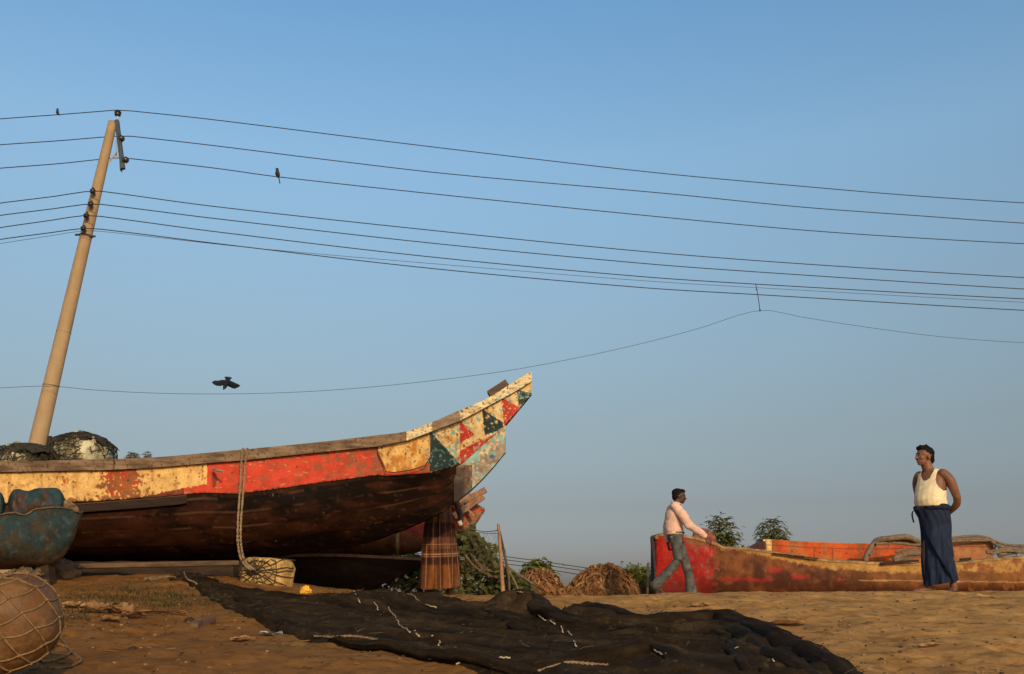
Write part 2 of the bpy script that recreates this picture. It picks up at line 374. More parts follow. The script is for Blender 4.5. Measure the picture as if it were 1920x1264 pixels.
for x in xcols:
    s0 = sinterp(SH, x) + 4; s1 = interp(SB, x); bt = sinterp(BT, x); bs = sinterp(BS, x); r_ = []; c_ = []
    for j in range(NS + 1):
        t = j / NS; y = s0 + (s1 - s0) * t
        d = YB - (bt + (bs - bt) * t) - .02
        r_.append(P(x, y, d)); c_.append(strake_col(x, y))
    # lower lip, turned under
    q = r_[-1] + Vector((0, .03, .004)); r_.append(q); c_.append(c_[-1])
    rows.append(r_); cols.append(c_)
    if x <= 856:
        k = interp(KB, x) + .8 * nz(x, 0, 0, .05); a0 = s1 - 3; r_ = []; c_ = []
        for j in range(NH + 1):
            t = math.sin(j / NH * math.pi / 2) ** .9 if j else 0
            y = a0 + (k - a0) * t; prof = math.sqrt(max(0, 1 - t ** 2.6)) if x < 600 else (1 - t) * sm(600, 856, x) + math.sqrt(max(0, 1 - t ** 2.6)) * (1 - sm(600, 856, x))
            st_ = sum(.010 for s_ in SEAM if t > s_)
            d = YB - .05 - (bs - .05) * prof - .008 + st_ * .5
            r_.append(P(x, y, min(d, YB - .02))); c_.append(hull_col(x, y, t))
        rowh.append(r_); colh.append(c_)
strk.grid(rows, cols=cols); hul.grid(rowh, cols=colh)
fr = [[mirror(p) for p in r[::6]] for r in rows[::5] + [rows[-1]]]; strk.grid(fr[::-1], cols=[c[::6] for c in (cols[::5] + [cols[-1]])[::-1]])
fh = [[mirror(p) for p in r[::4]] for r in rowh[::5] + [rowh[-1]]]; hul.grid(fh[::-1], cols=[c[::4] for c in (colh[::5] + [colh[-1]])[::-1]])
# transom at the far left end and closing of the bow end
tr = [p for p in rows[0]] + [p for p in rowh[0]]; hul.grid([tr, [mirror(p) for p in tr]], col=(.03, .015, .01))
hul.grid([rowh[-1], [mirror(p) for p in rowh[-1]]], col=(.05, .02, .012))
strk.grid([rows[-1], [mirror(p) for p in rows[-1]]], col=cream)
strk.build('painted_side_plank', M_paint, boat, smooth=True, colors=True)
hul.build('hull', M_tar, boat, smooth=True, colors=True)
# gunwale plank: a proud cap along the top, both sides
M_wood = mat('grey_brown_weathered_wood', (1, 1, 1), .8, var=(.62, .58, .55), vscale=14, bump=.004, bscale=40, attr=True, stretch=(.25, 1, 2.5), spec=.2)
def gun_col(x, y):
    n1 = fbm(x * .3, y, 2, .07, 4); n2 = fbm(x, y, 5, .22, 3); n3 = nz(x, y, 3, .6)
    wood = mixc((.25, .165, .10), (.145, .09, .055), sm(-.2, .5, n1))
    wood = mixc(wood, (.08, .035, .02), sm(.35, .6, n2))
    if abs(x - 213) < 1 or abs(x - 455) < .0 or abs(x - 762) < .8: wood = (.04, .025, .015)
    jx = x + 4 * nz(x, y, 8, .3)
    pw = (762 < x and jx < 809) or jx > 862
    if pw:
        c = mixc((.78, .62, .36), (.66, .46, .22), sm(0, .5, n1)); c = mixc(c, (.10, .06, .035), sm(.28, .45, n2 + .3 * n3)); c = mixc(c, lblue, sm(.35, .55, fbm(x, y, 40, .1, 3)) * .6)
        return c
    if 809 <= jx <= 866: return mixc(wood, (.36, .26, .19), .35)
    return wood
gun = MB()
gr, gc = [], []
for x in xcols[::2] + [997]:
    a_ = sinterp(SH, x); b_ = interp(GB, x) ; bt = sinterp(BT, x); d = YB - bt - .055; r_ = []; c_ = []
    top = P(x, a_ + .25 * nz(x, 0, 0, .2), d); bot = P(x, b_, d); wdt = min(.11, bt * .8)
    r_ = [top + Vector((0, wdt, .003)), top + Vector((0, .006, .002))] + [top.lerp(bot, t) for t in (.03, .15, .3, .45, .6, .75, .88, 1)] + [bot + Vector((0, .035, .003))]
    yy = [a_, a_] + [a_ + (b_ - a_) * t for t in (.03, .15, .3, .45, .6, .75, .88, 1)] + [b_]
    gr.append(r_); gc.append([gun_col(x, y) for y in yy])
gun.grid(gr, cols=gc); gun.grid([[mirror(p) for p in r] for r in gr][::-1], cols=gc[::-1])
gun.grid([gr[-1], [mirror(p) for p in gr[-1]]], col=(.25, .15, .09)); gun.grid([gr[0], [mirror(p) for p in gr[0]]], col=(.2, .12, .07))
gun.build('gunwale', M_wood, boat, colors=True)
# deck inside
dk = MB(); dr = []
for x in xcols[::10] + [975]:
    bt = max(.02, sinterp(BT, x) - .06); q = P(x, sinterp(SH, x), YB - bt); z = q.z - .10
    n_ = 8; dr.append([Vector((q.x, YB - bt + 2 * bt * k / n_, z + .02 * math.sin(k * 3))) for k in range(n_ + 1)])
dk.grid(dr, col=(.16, .10, .06)); dk.build('deck', M_wood, boat, colors=True)
# stem timber at the bow
stm = MB(); outl = [(862, 868), (905, 832), (942, 802), (948, 803), (947, 848), (927, 873), (906, 896), (880, 922), (863, 934), (855, 938), (853, 905), (851, 874)]
fine = []
NX, NY = 60, 80
def stem_col(x, y):
    n1 = fbm(x, y, 0, .07, 4); n2 = fbm(x, y, 7, .18, 3); n3 = nz(x, y, 3, .5)
    c = mixc((.34, .27, .20), (.22, .17, .125), sm(-.2, .4, n1))
    dedge = (x - 866) * .9 + (y - 869)      # distance from the plank line
    c = mixc(c, (.66, .55, .30), .8 * sm(.2, .5, n2 + .55 * math.exp(-((dedge - 14) / 14) ** 2) - .15))
    c = mixc(c, (.24, .42, .40), sm(.2, .45, fbm(x, y, 15, .1, 3) + .45 * math.exp(-((dedge - 8) / 7) ** 2) + .25 * sm(50, 65, dedge) - .05))
    if math.hypot(x - 922, (y - 856) * 1.6) < 6 + 2 * n2: c = (.03, .13, .34)
    if y > 872 and x < 885: c = mixc(c, (.16, .07, .03), sm(-.1, .3, n2 + .25)); c = mixc(c, (.02, .05, .04), sm(.15, .35, nz(x, y, 33, .12)))
    c = mixc(c, (.05, .024, .013), .85 * sm(888, 866, x + 7 * n2) * sm(872, 884, y)); c = mixc(c, (.02, .01, .007), sm(896, 912, y) * sm(876, 864, x))
    return c
TLI = [(851, 874), (866, 866), (905, 830), (948, 796)]; BLI = [(851, 940), (858, 938), (880, 921), (906, 896), (927, 873), (947, 848), (948.5, 847)]
rows_, cols_ = [], []
for i in range(90):
    x = 851 + 97 * i / 89; a_ = interp(TLI, x); b_ = interp(BLI, x); yy = [a_ + (b_ - a_) * j / 50 for j in range(51)]
    rows_.append([P(x, y, YB - .085 + .02 * sm(851, 947, x)) for y in yy]); cols_.append([stem_col(x, y) for y in yy])
stm.grid(rows_, cols=cols_); stm.grid([[mirror(p) for p in r[::5]] for r in rows_[::6] + [rows_[-1]]][::-1], cols=[c[::5] for c in (cols_[::6] + [cols_[-1]])][::-1])
edge = [r[-1] for r in rows_] + rows_[-1][::-1] + [r[0] for r in rows_[::-1]]
stm.grid([edge, [mirror(p) for p in edge]], col=(.22, .15, .09))
stm.build('stem_post', M_paint, boat, colors=True)
# rubbing plank on the black side, block on the prow
rb = MB(); A_ = [(-500, 955), (-200, 952), (0, 949), (150, 944), (250, 937), (350, 928)]
rr, rc = [], []
for i in range(60):
    x = -500 + 850 * i / 59; a_ = interp(A_, x); b_ = a_ + 16 + (1.5 if x < 348 else 0); bs = sinterp(BS, x); d = YB - bs - .06
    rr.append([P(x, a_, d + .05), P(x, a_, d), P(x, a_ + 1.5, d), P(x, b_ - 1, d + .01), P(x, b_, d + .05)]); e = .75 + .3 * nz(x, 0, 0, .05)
    rc.append([(.30 * e, .17 * e, .08 * e), (.26 * e, .14 * e, .07 * e), (.05 * e, .028 * e, .018 * e), (.035, .02, .014), (.02, .01, .01)])  # top edge painted pale as a lit line, face and underside dark
rb.grid(rr, cols=rc); rb.add(rr[-1], [(0, 1, 2, 3, 4)], (.05, .03, .02)); rb.build('rubbing_plank', M_wood, boat, colors=True)
yp = MB(); ypo = [(707, 836), (709, 851), (717, 869), (724, 884.5), (740, 886), (771, 881), (797, 873), (806, 858)]
yp.tube([P(x, y, YB - sinterp(BT, x) * .5 - sinterp(BS, x) * .5 - .03 - (.03 if y < 860 else 0)) for x, y in ypo], .006, 5, (.09, .05, .03)); yp.build('plank_edge_batten', M_wood, boat, colors=True)
bk = MB(); c0 = P(933, 731, YB + .12); bk.beam(P(917, 741, YB + .12), P(951, 719, YB + .12), .16, .075, up=(0, 0, 1), col=(.13, .085, .06)); bk.build('bow_block', M_wood, boat, colors=True)
nl = MB(); nl.tube([P(399, 879, 10.08), P(408, 882, 10.0), P(418, 884, 9.96)], .012, 6, (.4, .3, .2)); nl.build('iron_spike', M_wood, boat, colors=True)
# ------------------------------------------------------------------ line hung over the gunwale, and the foam float on it
M_rope = mat('tan_rope', (.33, .22, .13), .9, var=(.18, .12, .07), vscale=60, bump=.004, bscale=90)
M_foam = mat('old_yellowed_foam', (.56, .36, .12), .9, var=(.34, .19, .055), vscale=9, bump=.01, bscale=28, var2=(.16, .10, .05), v2scale=12)
M_cord = mat('dark_net_cord', (.075, .05, .03), .95, var=(.04, .03, .02), vscale=30)
rp = thing('hanging_rope', P(452, 843, 10.06), 'doubled tan rope hanging over the side of the red painted boat', 'rope')
rp.location.z -= .1
def twist_rope(mb, pts, r, n=2, pitch=.05, sd=5, col=None):
    """laid rope: strands twisting round each other"""
    cp = catmull(pts, 10); ln = 0; out_ = [[] for _ in range(n)]
    for i, p in enumerate(cp):
        if i: ln += (p - cp[i-1]).length
        t = (cp[min(i+1, len(cp)-1)] - cp[max(i-1, 0)]).normalized(); u = t.cross(Vector((.2, 1, .1))).normalized(); v_ = t.cross(u)
        for k in range(n):
            a_ = ln / pitch * 2 * math.pi + k * 2 * math.pi / n; out_[k].append(p + (u * math.cos(a_) + v_ * math.sin(a_)) * r * .55)
    for o_ in out_: mb.tube(o_, r * .6, sd, col)
for off in (0, 8):
    q = MB(); twist_rope(q, [P(458+off, 846, 10.5), P(456 + off, 843.5, 10.2), P(455 + off, 842.5, 10.09), P(454+off, 850, 10.05), P(452+off*.9, 880, 10.03), P(449+off*.8, 930, 10.0), P(446+off*.7, 980, 9.99), P(446+off*.7, 1020, 9.97), P(451+off*.7, 1045, 9.95), P(460+off*.7, 1060, 9.78), P(470+off*.9, 1068, 9.70)], .0135, 2, .07, 5)
    q.build('rope_strand', M_rope, rp, smooth=True)
fb = thing('foam_float', P(502, 1112, 9.95), 'yellowed foam float block netted in dark cord at the end of the hanging rope', 'float')
q = MB(); cc = P(501, 1081, 9.95); Mr = Matrix.Rotation(R(-16), 3, 'Z') @ Matrix.Rotation(R(3), 3, 'Y')
rws = []
for i in range(25):
    ph = math.pi * i / 24; ph = min(max(ph, .03), math.pi - .03); row = []
    for k in range(40):
        th = 2 * math.pi * k / 40; d = Vector((math.sin(ph)*math.cos(th), math.sin(ph)*math.sin(th), math.cos(ph)))
        e = 5.5; f = (abs(d.x)**e + abs(d.y)**e + abs(d.z)**e) ** (-1/e); f *= 1 + .05 * noise.noise(d * 3) + .03 * noise.noise(d * 9)
        row.append(cc + Mr @ Vector((d.x*f*.245, d.y*f*.15, d.z*f*.172)))
    rws.append(row)
o_ = len(q.v); q.grid(rws, loop=True); q.f.append(tuple(range(o_, o_+40))); q.f.append(tuple(range(o_+24*40, o_+25*40))[::-1]); q.build('foam_block', M_foam, fb, smooth=True)
q = MB(); random.seed(5)
kn = cc + Mr @ Vector((-.03, -.175, .05))
def onblock(u, v_): # point on the front face, wraps round the sides
    bu = max(-1, min(1, u)); y = -.157 + max(0, abs(u) - .92) * .5 + max(0, abs(v_) - .9) * .5
    return cc + Mr @ Vector((bu * .25, y, max(-1, min(1, v_)) * .166))
for k in range(26):
    a_ = k / 26 * 2 * math.pi + random.uniform(-.1, .1); pts = [kn]
    for s_ in (.25, .5, .75, 1.0, 1.25):
        pts.append(onblock(-.12 + math.cos(a_) * s_ * 1.15 + random.uniform(-.05, .05), .3 + math.sin(a_) * s_ * 1.3 + random.uniform(-.05, .05)))
    q.tube(catmull(pts, 4), .0045, 4)
for rad in (.35, .62, .9):
    pts = [onblock(-.12 + math.cos(a_*.35) * rad * 1.1 * random.uniform(.85, 1.15), .25 + math.sin(a_*.35) * rad * random.uniform(.85, 1.15)) for a_ in range(19)]; q.tube(catmull(pts, 3), .005, 4)
for k in range(7): q.ell(kn + Vector((random.uniform(-.05, .05), random.uniform(-.02, .01), random.uniform(-.03, .03))), (.022, .015, .014), nu=7, nv=5)
q.build('net_cord', M_cord, fb)
# ------------------------------------------------------------------ net bundles lying in the boat
M_foam2 = mat('pale_foam_floats', (.62, .55, .36), .9, var=(.34, .29, .17), vscale=5, bump=.012, bscale=18, var2=(.10, .08, .05), v2scale=9)
M_nt = mat('dark_twine', (.05, .042, .028), .95, var=(.025, .02, .015), vscale=20)
def bundle(pc, d, rx, rz, label, seed, nfl, dens, nfold):
    random.seed(seed); c = P(*pc, d); t = thing('net_bundle', (c.x, c.y, c.z - rz), label, 'fishing net', 'netted float bundles lying in the big boat')
    q = MB()
    for k in range(nfl):
        a_ = k * 2.4; rr_ = .62 * math.sqrt(k / nfl)
        q.ell(c + Vector((math.cos(a_) * rr_ * rx, math.sin(a_) * rr_ * .35, rz * (.35 - rr_ * .9) + random.uniform(-.02, .02))), (rx * .50, .26, rz * .68), Matrix.Rotation(random.uniform(-.5, .5), 3, 'Y'), 18, 12, lump=.45, ls=2.5, seed=k + seed)
    q.build('foam_floats', M_foam2, t, smooth=True)
    q = MB()
    for k in range(dens):
        ax = Vector((random.gauss(0, 1), random.gauss(0, 1), random.gauss(0, .5))).normalized(); u = ax.orthogonal().normalized(); v_ = ax.cross(u); a0 = random.uniform(0, 6.28); sp = random.uniform(1.5, 4.5); pts = []
        off = ax * random.uniform(-.55, .55)
        for i in range(15):
            a_ = a0 + sp * i / 14; dd = (u * math.cos(a_) + v_ * math.sin(a_) + off).normalized(); f = 1.0 + .09 * noise.noise(dd * 4 + Vector((seed, 0, 0))) + random.uniform(-.01, .01)
            pts.append(c + Vector((dd.x * rx * f, dd.y * .42 * f, dd.z * rz * f)))
        q.tube(pts, random.choice((.0025, .003, .004, .006)), 4)
    q.build('netting', M_nt, t)
    q = MB()   # loose folds of netting over the floats
    for k in range(nfold):
        a0 = random.uniform(-1.2, .5); th0 = random.uniform(.1, 1.6); th1 = th0 + random.uniform(.8, 1.3); rows = []
        for i in range(20):
            th = th0 + i / 19 * (th1 - th0); row = []
            for j in range(6):
                ph = a0 + (j - 2.5) * .11 * (.4 + .6 * math.sin(i / 19 * 3.1)) + .12 * math.sin(i * .7 + k); f = 1.0 + .05 * nz(i * .3, j * .5, k)
                row.append(c + Vector((math.cos(th) * rx * f, math.sin(ph) * .42 * f, abs(math.sin(th)) * math.cos(ph) * rz * f)))
            rows.append(row)
        q.grid(rows)
    if nfold: q.build('net_folds', M_nt, t, smooth=True)
bundle((152, 856), 10.9, .36, .26, 'pale foam floats heaped under dark netting in the boat, right of the pole foot', 3, 7, 120, 5)
bundle((48, 868), 10.75, .44, .20, 'dark net bundle in the boat below the leaning pole foot', 8, 5, 170, 9)
q = MB(); q.tube([P(88, 850, 10.9), P(89, 835, 10.9), P(91, 819, 10.9)], .013, 6); q.tube([P(93, 836, 10.9), P(95, 826, 10.9), P(92, 820, 10.9)], .012, 6); q.box(P(93, 822, 10.9), (.04, .04, .05))
tag(q.build('wooden_peg', M_nt, None), 'small dark forked peg sticking up between the two net bundles', 'peg')
# ------------------------------------------------------------------ things under and behind the big boat
M_old = mat('old_timber', (.17, .10, .055), .85, var=(.08, .045, .025), vscale=7, bump=.006, bscale=35, stretch=(.3, 1, 2))
M_dkold = mat('dark_timber', (.05, .028, .016), .8, var=(.02, .012, .008), vscale=7, bump=.008, bscale=30, stretch=(.3, 1, 2))  # darker brown than old_timber
q = MB(); q.beam(P(118, 1062, 10.35), P(455, 1056, 10.1), .16, .045, col=None, seg=10, jit=.003)
tag(q.build('loose_plank', M_old, None), 'long weathered plank lying on the ground beneath the black hull', 'plank')
q = MB()
q.beam(P(60, 1076, 10.75), P(480, 1073, 10.65), .26, .24, seg=12, jit=.012)
tag(q.build('timber_log', M_dkold, None), 'long dark squared log propping the big boat behind the loose plank', 'log')
def small_boat(name, label, cat, SHt, KBt, bt, yc, x0, x1, colfn, M, n=90, rimc=(.3, .2, .12), gw=.03, deckdrop=.06):
    b_ = thing(name, P((x0 + x1) / 2, interp(KBt, (x0+x1)/2), yc), label, cat); rows, cols = [], []
    for i in range(n + 1):
        x = x0 + (x1 - x0) * i / n; s0 = sinterp(SHt, x); k = sinterp(KBt, x); bb = max(.012, sinterp(bt, x)); r_, c_ = [], []
        for j in range(31):
            t = j / 30; tt = math.sin(t * math.pi / 2); y = s0 + (k - s0) * tt; r_.append(P(x, y, yc - .012 - (bb - .012) * math.sqrt(max(0, 1 - tt ** 2.4)))); c_.append(colfn(x, y, tt))
        rows.append(r_); cols.append(c_)
    q = MB(); mi = lambda p: Vector((p.x, 2*yc - p.y, p.z)); q.grid(rows, cols=cols); q.grid([[mi(p) for p in r] for r in rows][::-1], cols=cols[::-1])
    for e in (0, -1): q.grid([rows[e], [mi(p) for p in rows[e]]], cols=[cols[e], cols[e]])
    q.build('hull', M, b_, smooth=True, colors=True)
    q = MB(); e = [r[0] for r in rows]
    for sgn in (0, 1):
        L_ = [mi(p) for p in e] if sgn else e; sg = -1 if sgn else 1
        q.grid([[p + Vector((0, -gw*.6*sg, -.022)), p + Vector((0, -gw*.6*sg, .012)), p + Vector((0, gw*sg, .012)), p + Vector((0, gw*sg, -.022))] for p in L_], col=rimc, loop=True)
    q.build('gunwale', M, b_, colors=True)
    q = MB(); q.grid([[p.lerp(mi(p), k / 6) + Vector((0, 0, -deckdrop)) for k in range(7)] for p in e], col=(.10, .06, .035)); q.build('deck', M, b_, colors=True)
    return b_
M_hullp = mat('worn_hull_paint', (1, 1, 1), .7, var=(.6, .55, .5), vscale=5, bump=.008, bscale=26, attr=True, var2=(.8, .74, .7), v2scale=30)
def dark_c(x, y, t):
    n1 = fbm(x * .3, y, 3, .06, 4); c = mixc((.010, .006, .004), (.028, .014, .008), sm(-.2, .5, n1))
    return mixc(c, (.05, .025, .012), sm(.4, .6, n1))
small_boat('tarred_dinghy', 'low tar black dinghy lying under the big boat behind the foam float', 'boat', [(250, 1050), (450, 1046), (600, 1040), (740, 1045), (795, 1048)], [(250, 1120), (450, 1122), (640, 1120), (690, 1106), (735, 1088), (780, 1064), (795, 1054)], [(250, .4), (450, .5), (650, .38), (740, .18), (795, .03)], 12.75, 250, 795, dark_c, M_hullp)
def orange_c(x, y, t):
    n1 = fbm(x, y, 3, .05, 4); n2 = fbm(x, y, 9, .15, 3)
    c = mixc((.17, .06, .016), (.10, .032, .010), sm(-.2, .5, n1))
    if x > 757 + 3 * n2: c = mixc((.24, .025, .02), (.15, .07, .03), sm(.0, .3, n2 + (y - 1000) / 60))
    if x > 862: c = mixc(mixc((.32, .19, .11), (.24, .14, .08), n1 + .5), (.5, .06, .03), sm(.12, .3, n2 + sm(900, 870, x) * .25 - .1))
    if abs(x - 745) < 1.2: c = (.5, .33, .15)
    return c
ob = small_boat('red_orange_boat', 'orange brown boat with broken red bow partly hidden behind the big boat', 'boat', [(500, 965), (640, 962), (760, 955), (840, 945), (875, 938), (909, 955)], [(500, 1045), (640, 1042), (757, 1041), (800, 1030), (850, 1008), (872, 1000), (889, 988), (909, 957)], [(500, .5), (700, .45), (800, .32), (860, .16), (909, .04)], 14.2, 500, 909, orange_c, M_hullp, rimc=(.30, .17, .09))
for (a_, b_, wd, th) in (((850, 950), (911, 918), .10, .075), ((852, 968), (906, 930), .08, .09), ((866, 946), (890, 968), .06, .03), ((880, 926), (888, 946), .05, .03)):
    q = MB(); q.beam(P(*a_, 13.95), P(*b_, 13.95), wd, th, seg=6, jit=.004, col=(.34, .18, .10)); q.build('bow_plank', M_hullp, ob, colors=True)
# ------------------------------------------------------------------ blue boat end at the left
YD = 8.9
BSH = [(-420, 985), (-60, 975), (0, 966), (28, 962), (48, 966), (66, 956), (80, 954), (100, 952), (122, 953), (140, 957), (152, 962), (155.5, 960)]
BKB = [(-420, 1075), (-60, 1070), (0, 1068), (60, 1066), (95, 1062), (108, 1054), (122, 1040), (134, 1020), (143, 1000), (151, 975), (155.5, 962)]
BBT = [(-420, .5), (-60, .5), (40, .42), (90, .30), (120, .20), (145, .10), (155.5, .04)]
blue = thing('blue_boat', P(40, 1070, YD), 'blue coated boat end with rough brown rim propped on a timber block at left edge', 'boat')
def blue_c(x, y, t):
    n1 = fbm(x, y, 3, .03, 4); n2 = fbm(x, y, 9, .12, 4)
    c = mixc((.022, .046, .052), (.052, .043, .028), sm(-.15, .5, n1 + .5 * sm(.3, 1, t) + .35 * sm(60, 0, x)))
    c = mixc(c, (.12, .07, .04), sm(.1, .5, n1 * .6 + sm(.72, 1, t) - .35)); c = mixc(c, (.12, .075, .045), .6 * sm(.4, .6, n2)); c = mixc(c, (.06, .10, .11), sm(.35, .6, fbm(x, y, 30, .07, 4)) * .6)
    if x > 153.8 + .8 * n2 or t > .985: c = mixc(c, (.24, .18, .10), .7)
    return c
M_crust = mat('crusted_blue_coat', (1, 1, 1), .75, var=(.65, .6, .55), vscale=10, bump=.010, bscale=34, attr=True, var2=(.8, .75, .7), v2scale=50)
rows, cols = [], []
for i in range(200):
    x = -420 + 575.5 * (i / 199) ** .62; s0 = sinterp(BSH, x) + .8 * nz(x, 0, 0, .15); k = sinterp(BKB, x); bb = max(.03, sinterp(BBT, x)); r_, c_ = [], []
    for j in range(50):
        t = j / 49; tt = math.sin(t * math.pi / 2); r_.append(P(x, s0 + (k - s0) * tt, YD - .02 - (bb - .02) * math.sqrt(max(0, 1 - tt ** 3)) + .004 * nz(x, t * 90, 0, .06))); c_.append(blue_c(x, s0 + (k - s0) * tt, tt))
    rows.append(r_); cols.append(c_)
mi = lambda p: Vector((p.x * (2*YD - p.y) / p.y, 2*YD - p.y, p.z))
q = MB(); q.grid(rows, cols=cols); q.grid([[mi(p) for p in r] for r in rows][::-1], cols=cols[::-1]); q.grid([rows[-1], [mi(p) for p in rows[-1]]], cols=[cols[-1]] * 2); q.grid([rows[0], [mi(p) for p in rows[0]]], cols=[cols[0]] * 2)
q.build('hull', M_crust, blue, smooth=True, colors=True)
q = MB(); e = [r[0] for r in rows]
rr = [];
for i, p in enumerate(e): rr.append(.008 + .004 * nz(i * .3, 0))
q.tube([p + Vector((0, -.01, .002)) for p in e] + [mi(p) for p in e[::-1]], rr + rr[::-1], 7, (.15, .105, .05)); q.build('rim', M_crust, blue, smooth=True, colors=True)
def rim_c(x, y, n=0):
    n1 = fbm(x, y, 3, .05, 4); c = mixc((.085, .035, .022), (.024, .058, .072), sm(-.3, .15, n1 + .12)); return mixc(c, (.20, .12, .06), .7 * sm(.35, .55, fbm(x, y, 9, .1, 3)))
q = MB(); rw, cl = [], []
for i, p in enumerate(e):
    m_ = mi(p); r_ = [p.lerp(m_, k / 8) + Vector((0, 0, -.01 + .03 * nz(p.x * 6, k, 0))) for k in range(9)]; rw.append(r_); cl.append([mixc((.16, .09, .045), (.26, .17, .08), nz(p.x * 9, k, 2) + .5) for k in range(9)])
q.grid(rw, cols=cl); q.build('deck', M_crust, blue, colors=True)
# raised blue coaming on top
def lumpbox(px0, px1, pt, pb, d, dep, cf, n=44, seed=0):
    q = MB(); rows, cols = [], []
    for i in range(n + 1):
        u = i / n; x = px0 + (px1 - px0) * u; top = sinterp(pt, x); bot = sinterp(pb, x); r_, c_ = [], []
        e_ = .012 + .988 * min(1, math.sin(u * math.pi) * 3.2) ** .5
        for j in range(28):
            a_ = j / 28 * 2 * math.pi; cx, sx = math.cos(a_), math.sin(a_); f = (abs(cx) ** 7 + abs(sx) ** 7) ** (-1/7)
            my = (top + bot) / 2; hy = (bot - top) / 2; y = my - hy * sx * f * e_ ; dd = d - cx * f * dep * e_ + .022 * nz(x * .12, j * .4, seed)
            r_.append(P(x, y, dd)); c_.append(cf(x, y))
        rows.append(r_); cols.append(c_)
    o_ = len(q.v); q.grid(rows, cols=cols, loop=True); q.f.append(tuple(range(o_, o_+28))[::-1]); q.f.append(tuple(range(len(q.v) - 28, len(q.v)))); return q
q = lumpbox(14, 124, [(14, 925), (20, 919), (36, 917), (46, 920), (56, 920), (66, 916), (85, 915), (105, 915), (118, 922), (124, 932)], [(14, 962), (40, 970), (70, 958), (124, 954)], YD + .02, .17, rim_c)
q.build('coaming', M_crust, blue, smooth=True, colors=True)
q = lumpbox(-70, 11, [(-70, 925), (-30, 920), (5, 924), (11, 932)], [(-70, 970), (11, 966)], YD + .05, .17, rim_c, 24, 4); q.build('coaming', M_crust, blue, smooth=True, colors=True)
q = lumpbox(116, 150, [(116, 940), (126, 938), (140, 945), (150, 956)], [(116, 958), (150, 962)], YD - .02, .12, lambda x, y: mixc((.30, .20, .10), (.14, .08, .04), nz(x, y, 2, .3) + .5), 16, 7); q.build('bow_block', M_crust, blue, smooth=True, colors=True)
q = MB(); c_ = P(85, 1085, YD); q.beam(P(84, 1064, YD - .05), P(92, 1128, YD - .1), .11, .13, up=(0, 1, 0), seg=6, jit=.006); o_ = q.build('prop_post', M_dkold, None); tag(o_, 'short dark upright timber post propping the blue boat end', 'post')
q = MB(); random.seed(4)
q.ell(P(55, 1092, 8.75), (.13, .12, .11), lump=.9, ls=4, seed=2, nu=24, nv=16); q.ell(P(46, 1076, 8.6), (.08, .06, .035), lump=.9, ls=5, seed=7, nu=18, nv=12); q.ell(P(66, 1078, 8.6), (.06, .06, .03), lump=.9, ls=5, seed=3, nu=18, nv=12)
M_cloth = mat('muddy_sacking', (.20, .125, .07), .95, var=(.09, .05, .03), vscale=12, bump=.014, bscale=22)
o_ = q.build('sacking_bundle', M_cloth, None, smooth=True); tag(o_, 'crumpled muddy brown sacking wedged under the blue boat end', 'sacking')
q = MB(); q.ell(P(120, 1078, 9.6), (.13, .12, .13), lump=.5, ls=3, seed=9, nu=20, nv=14)
o_ = q.build('clay_lump', M_cloth, None, smooth=True); tag(o_, 'brown earth lump behind the blue boat end', 'rock')
# ------------------------------------------------------------------ roped float in the left foreground
M_float = mat('amber_float', (.165, .072, .020), .5, var=(.075, .032, .009), vscale=5, bump=.006, bscale=22, var2=(.19, .10, .038), v2scale=9, spec=.35)
M_cord2 = mat('pale_net_cord', (.24, .145, .065), .9, var=(.14, .085, .04), vscale=40, bump=.003, bscale=120)
FC = P(18, 1168, 4.55); fl = thing('roped_float', (FC.x, FC.y, FC.z - .22), 'big amber coloured float tied in a pale cord net, lower left on the sand', 'float')
Mf = Matrix.Rotation(R(-22), 3, 'Y') @ Matrix.Rotation(R(14), 3, 'X')
def fpt(th, ph, k=1.0):
    d = Vector((math.sin(ph)*math.cos(th), math.sin(ph)*math.sin(th), math.cos(ph))); e = 2.5
    f = (abs(d.x)**e + abs(d.y)**e + abs(d.z)**e) ** (-1/e) * k * (1 + .035 * noise.noise(d * 2.3)); return FC + Mf @ Vector((d.x*f*.200, d.y*f*.2, d.z*f*.205))
q = MB(); q.grid([[fpt(2*math.pi*k/56, min(max(math.pi*i/40, .02), 3.12)) for k in range(56)] for i in range(41)], loop=True); q.build('float_body', M_float, fl, smooth=True)
q = MB(); random.seed(12); N_ = 10; rowsn = [.34, .70, 1.06, 1.42, 1.78, 2.14, 2.5]
jit = {(i, k): (random.uniform(-.06, .06), random.uniform(-.06, .06)) for i in range(len(rowsn)) for k in range(N_)}
def node(i, k):
    a_, b_ = jit[(i, k % N_)]; return 2*math.pi*(k + .5 * (i % 2) * 0)/N_ + .14 * i + a_, rowsn[i] + b_
for i in range(len(rowsn)):
    for k in range(N_):
        t0, p0 = node(i, k); t1, p1 = node(i, k + 1)
        if t1 < t0: t1 += 2*math.pi
        q.tube([fpt(t0 + (t1-t0)*s_/6, p0 + (p1-p0)*s_/6 + .05*math.sin(s_/6*math.pi), 1.012) for s_ in range(7)], .0042, 6)
        q.ell(fpt(t0, p0, 1.018), (.008, .008, .008), nu=6, nv=5)
        if i + 1 < len(rowsn):
            t1, p1 = node(i + 1, k)
            q.tube([fpt(t0 + (t1-t0)*s_/5, p0 + (p1-p0)*s_/5, 1.012) for s_ in range(6)], .0042, 6)
q.build('cord_net', M_cord2, fl, smooth=True)
q = MB(); twist_rope(q, [fpt(.3 + k * .35, .38 + .06*math.sin(k*2), 1.03) for k in range(19)], .009, 2, .05, 5); q.build('collar_rope', M_cord2, fl, smooth=True)
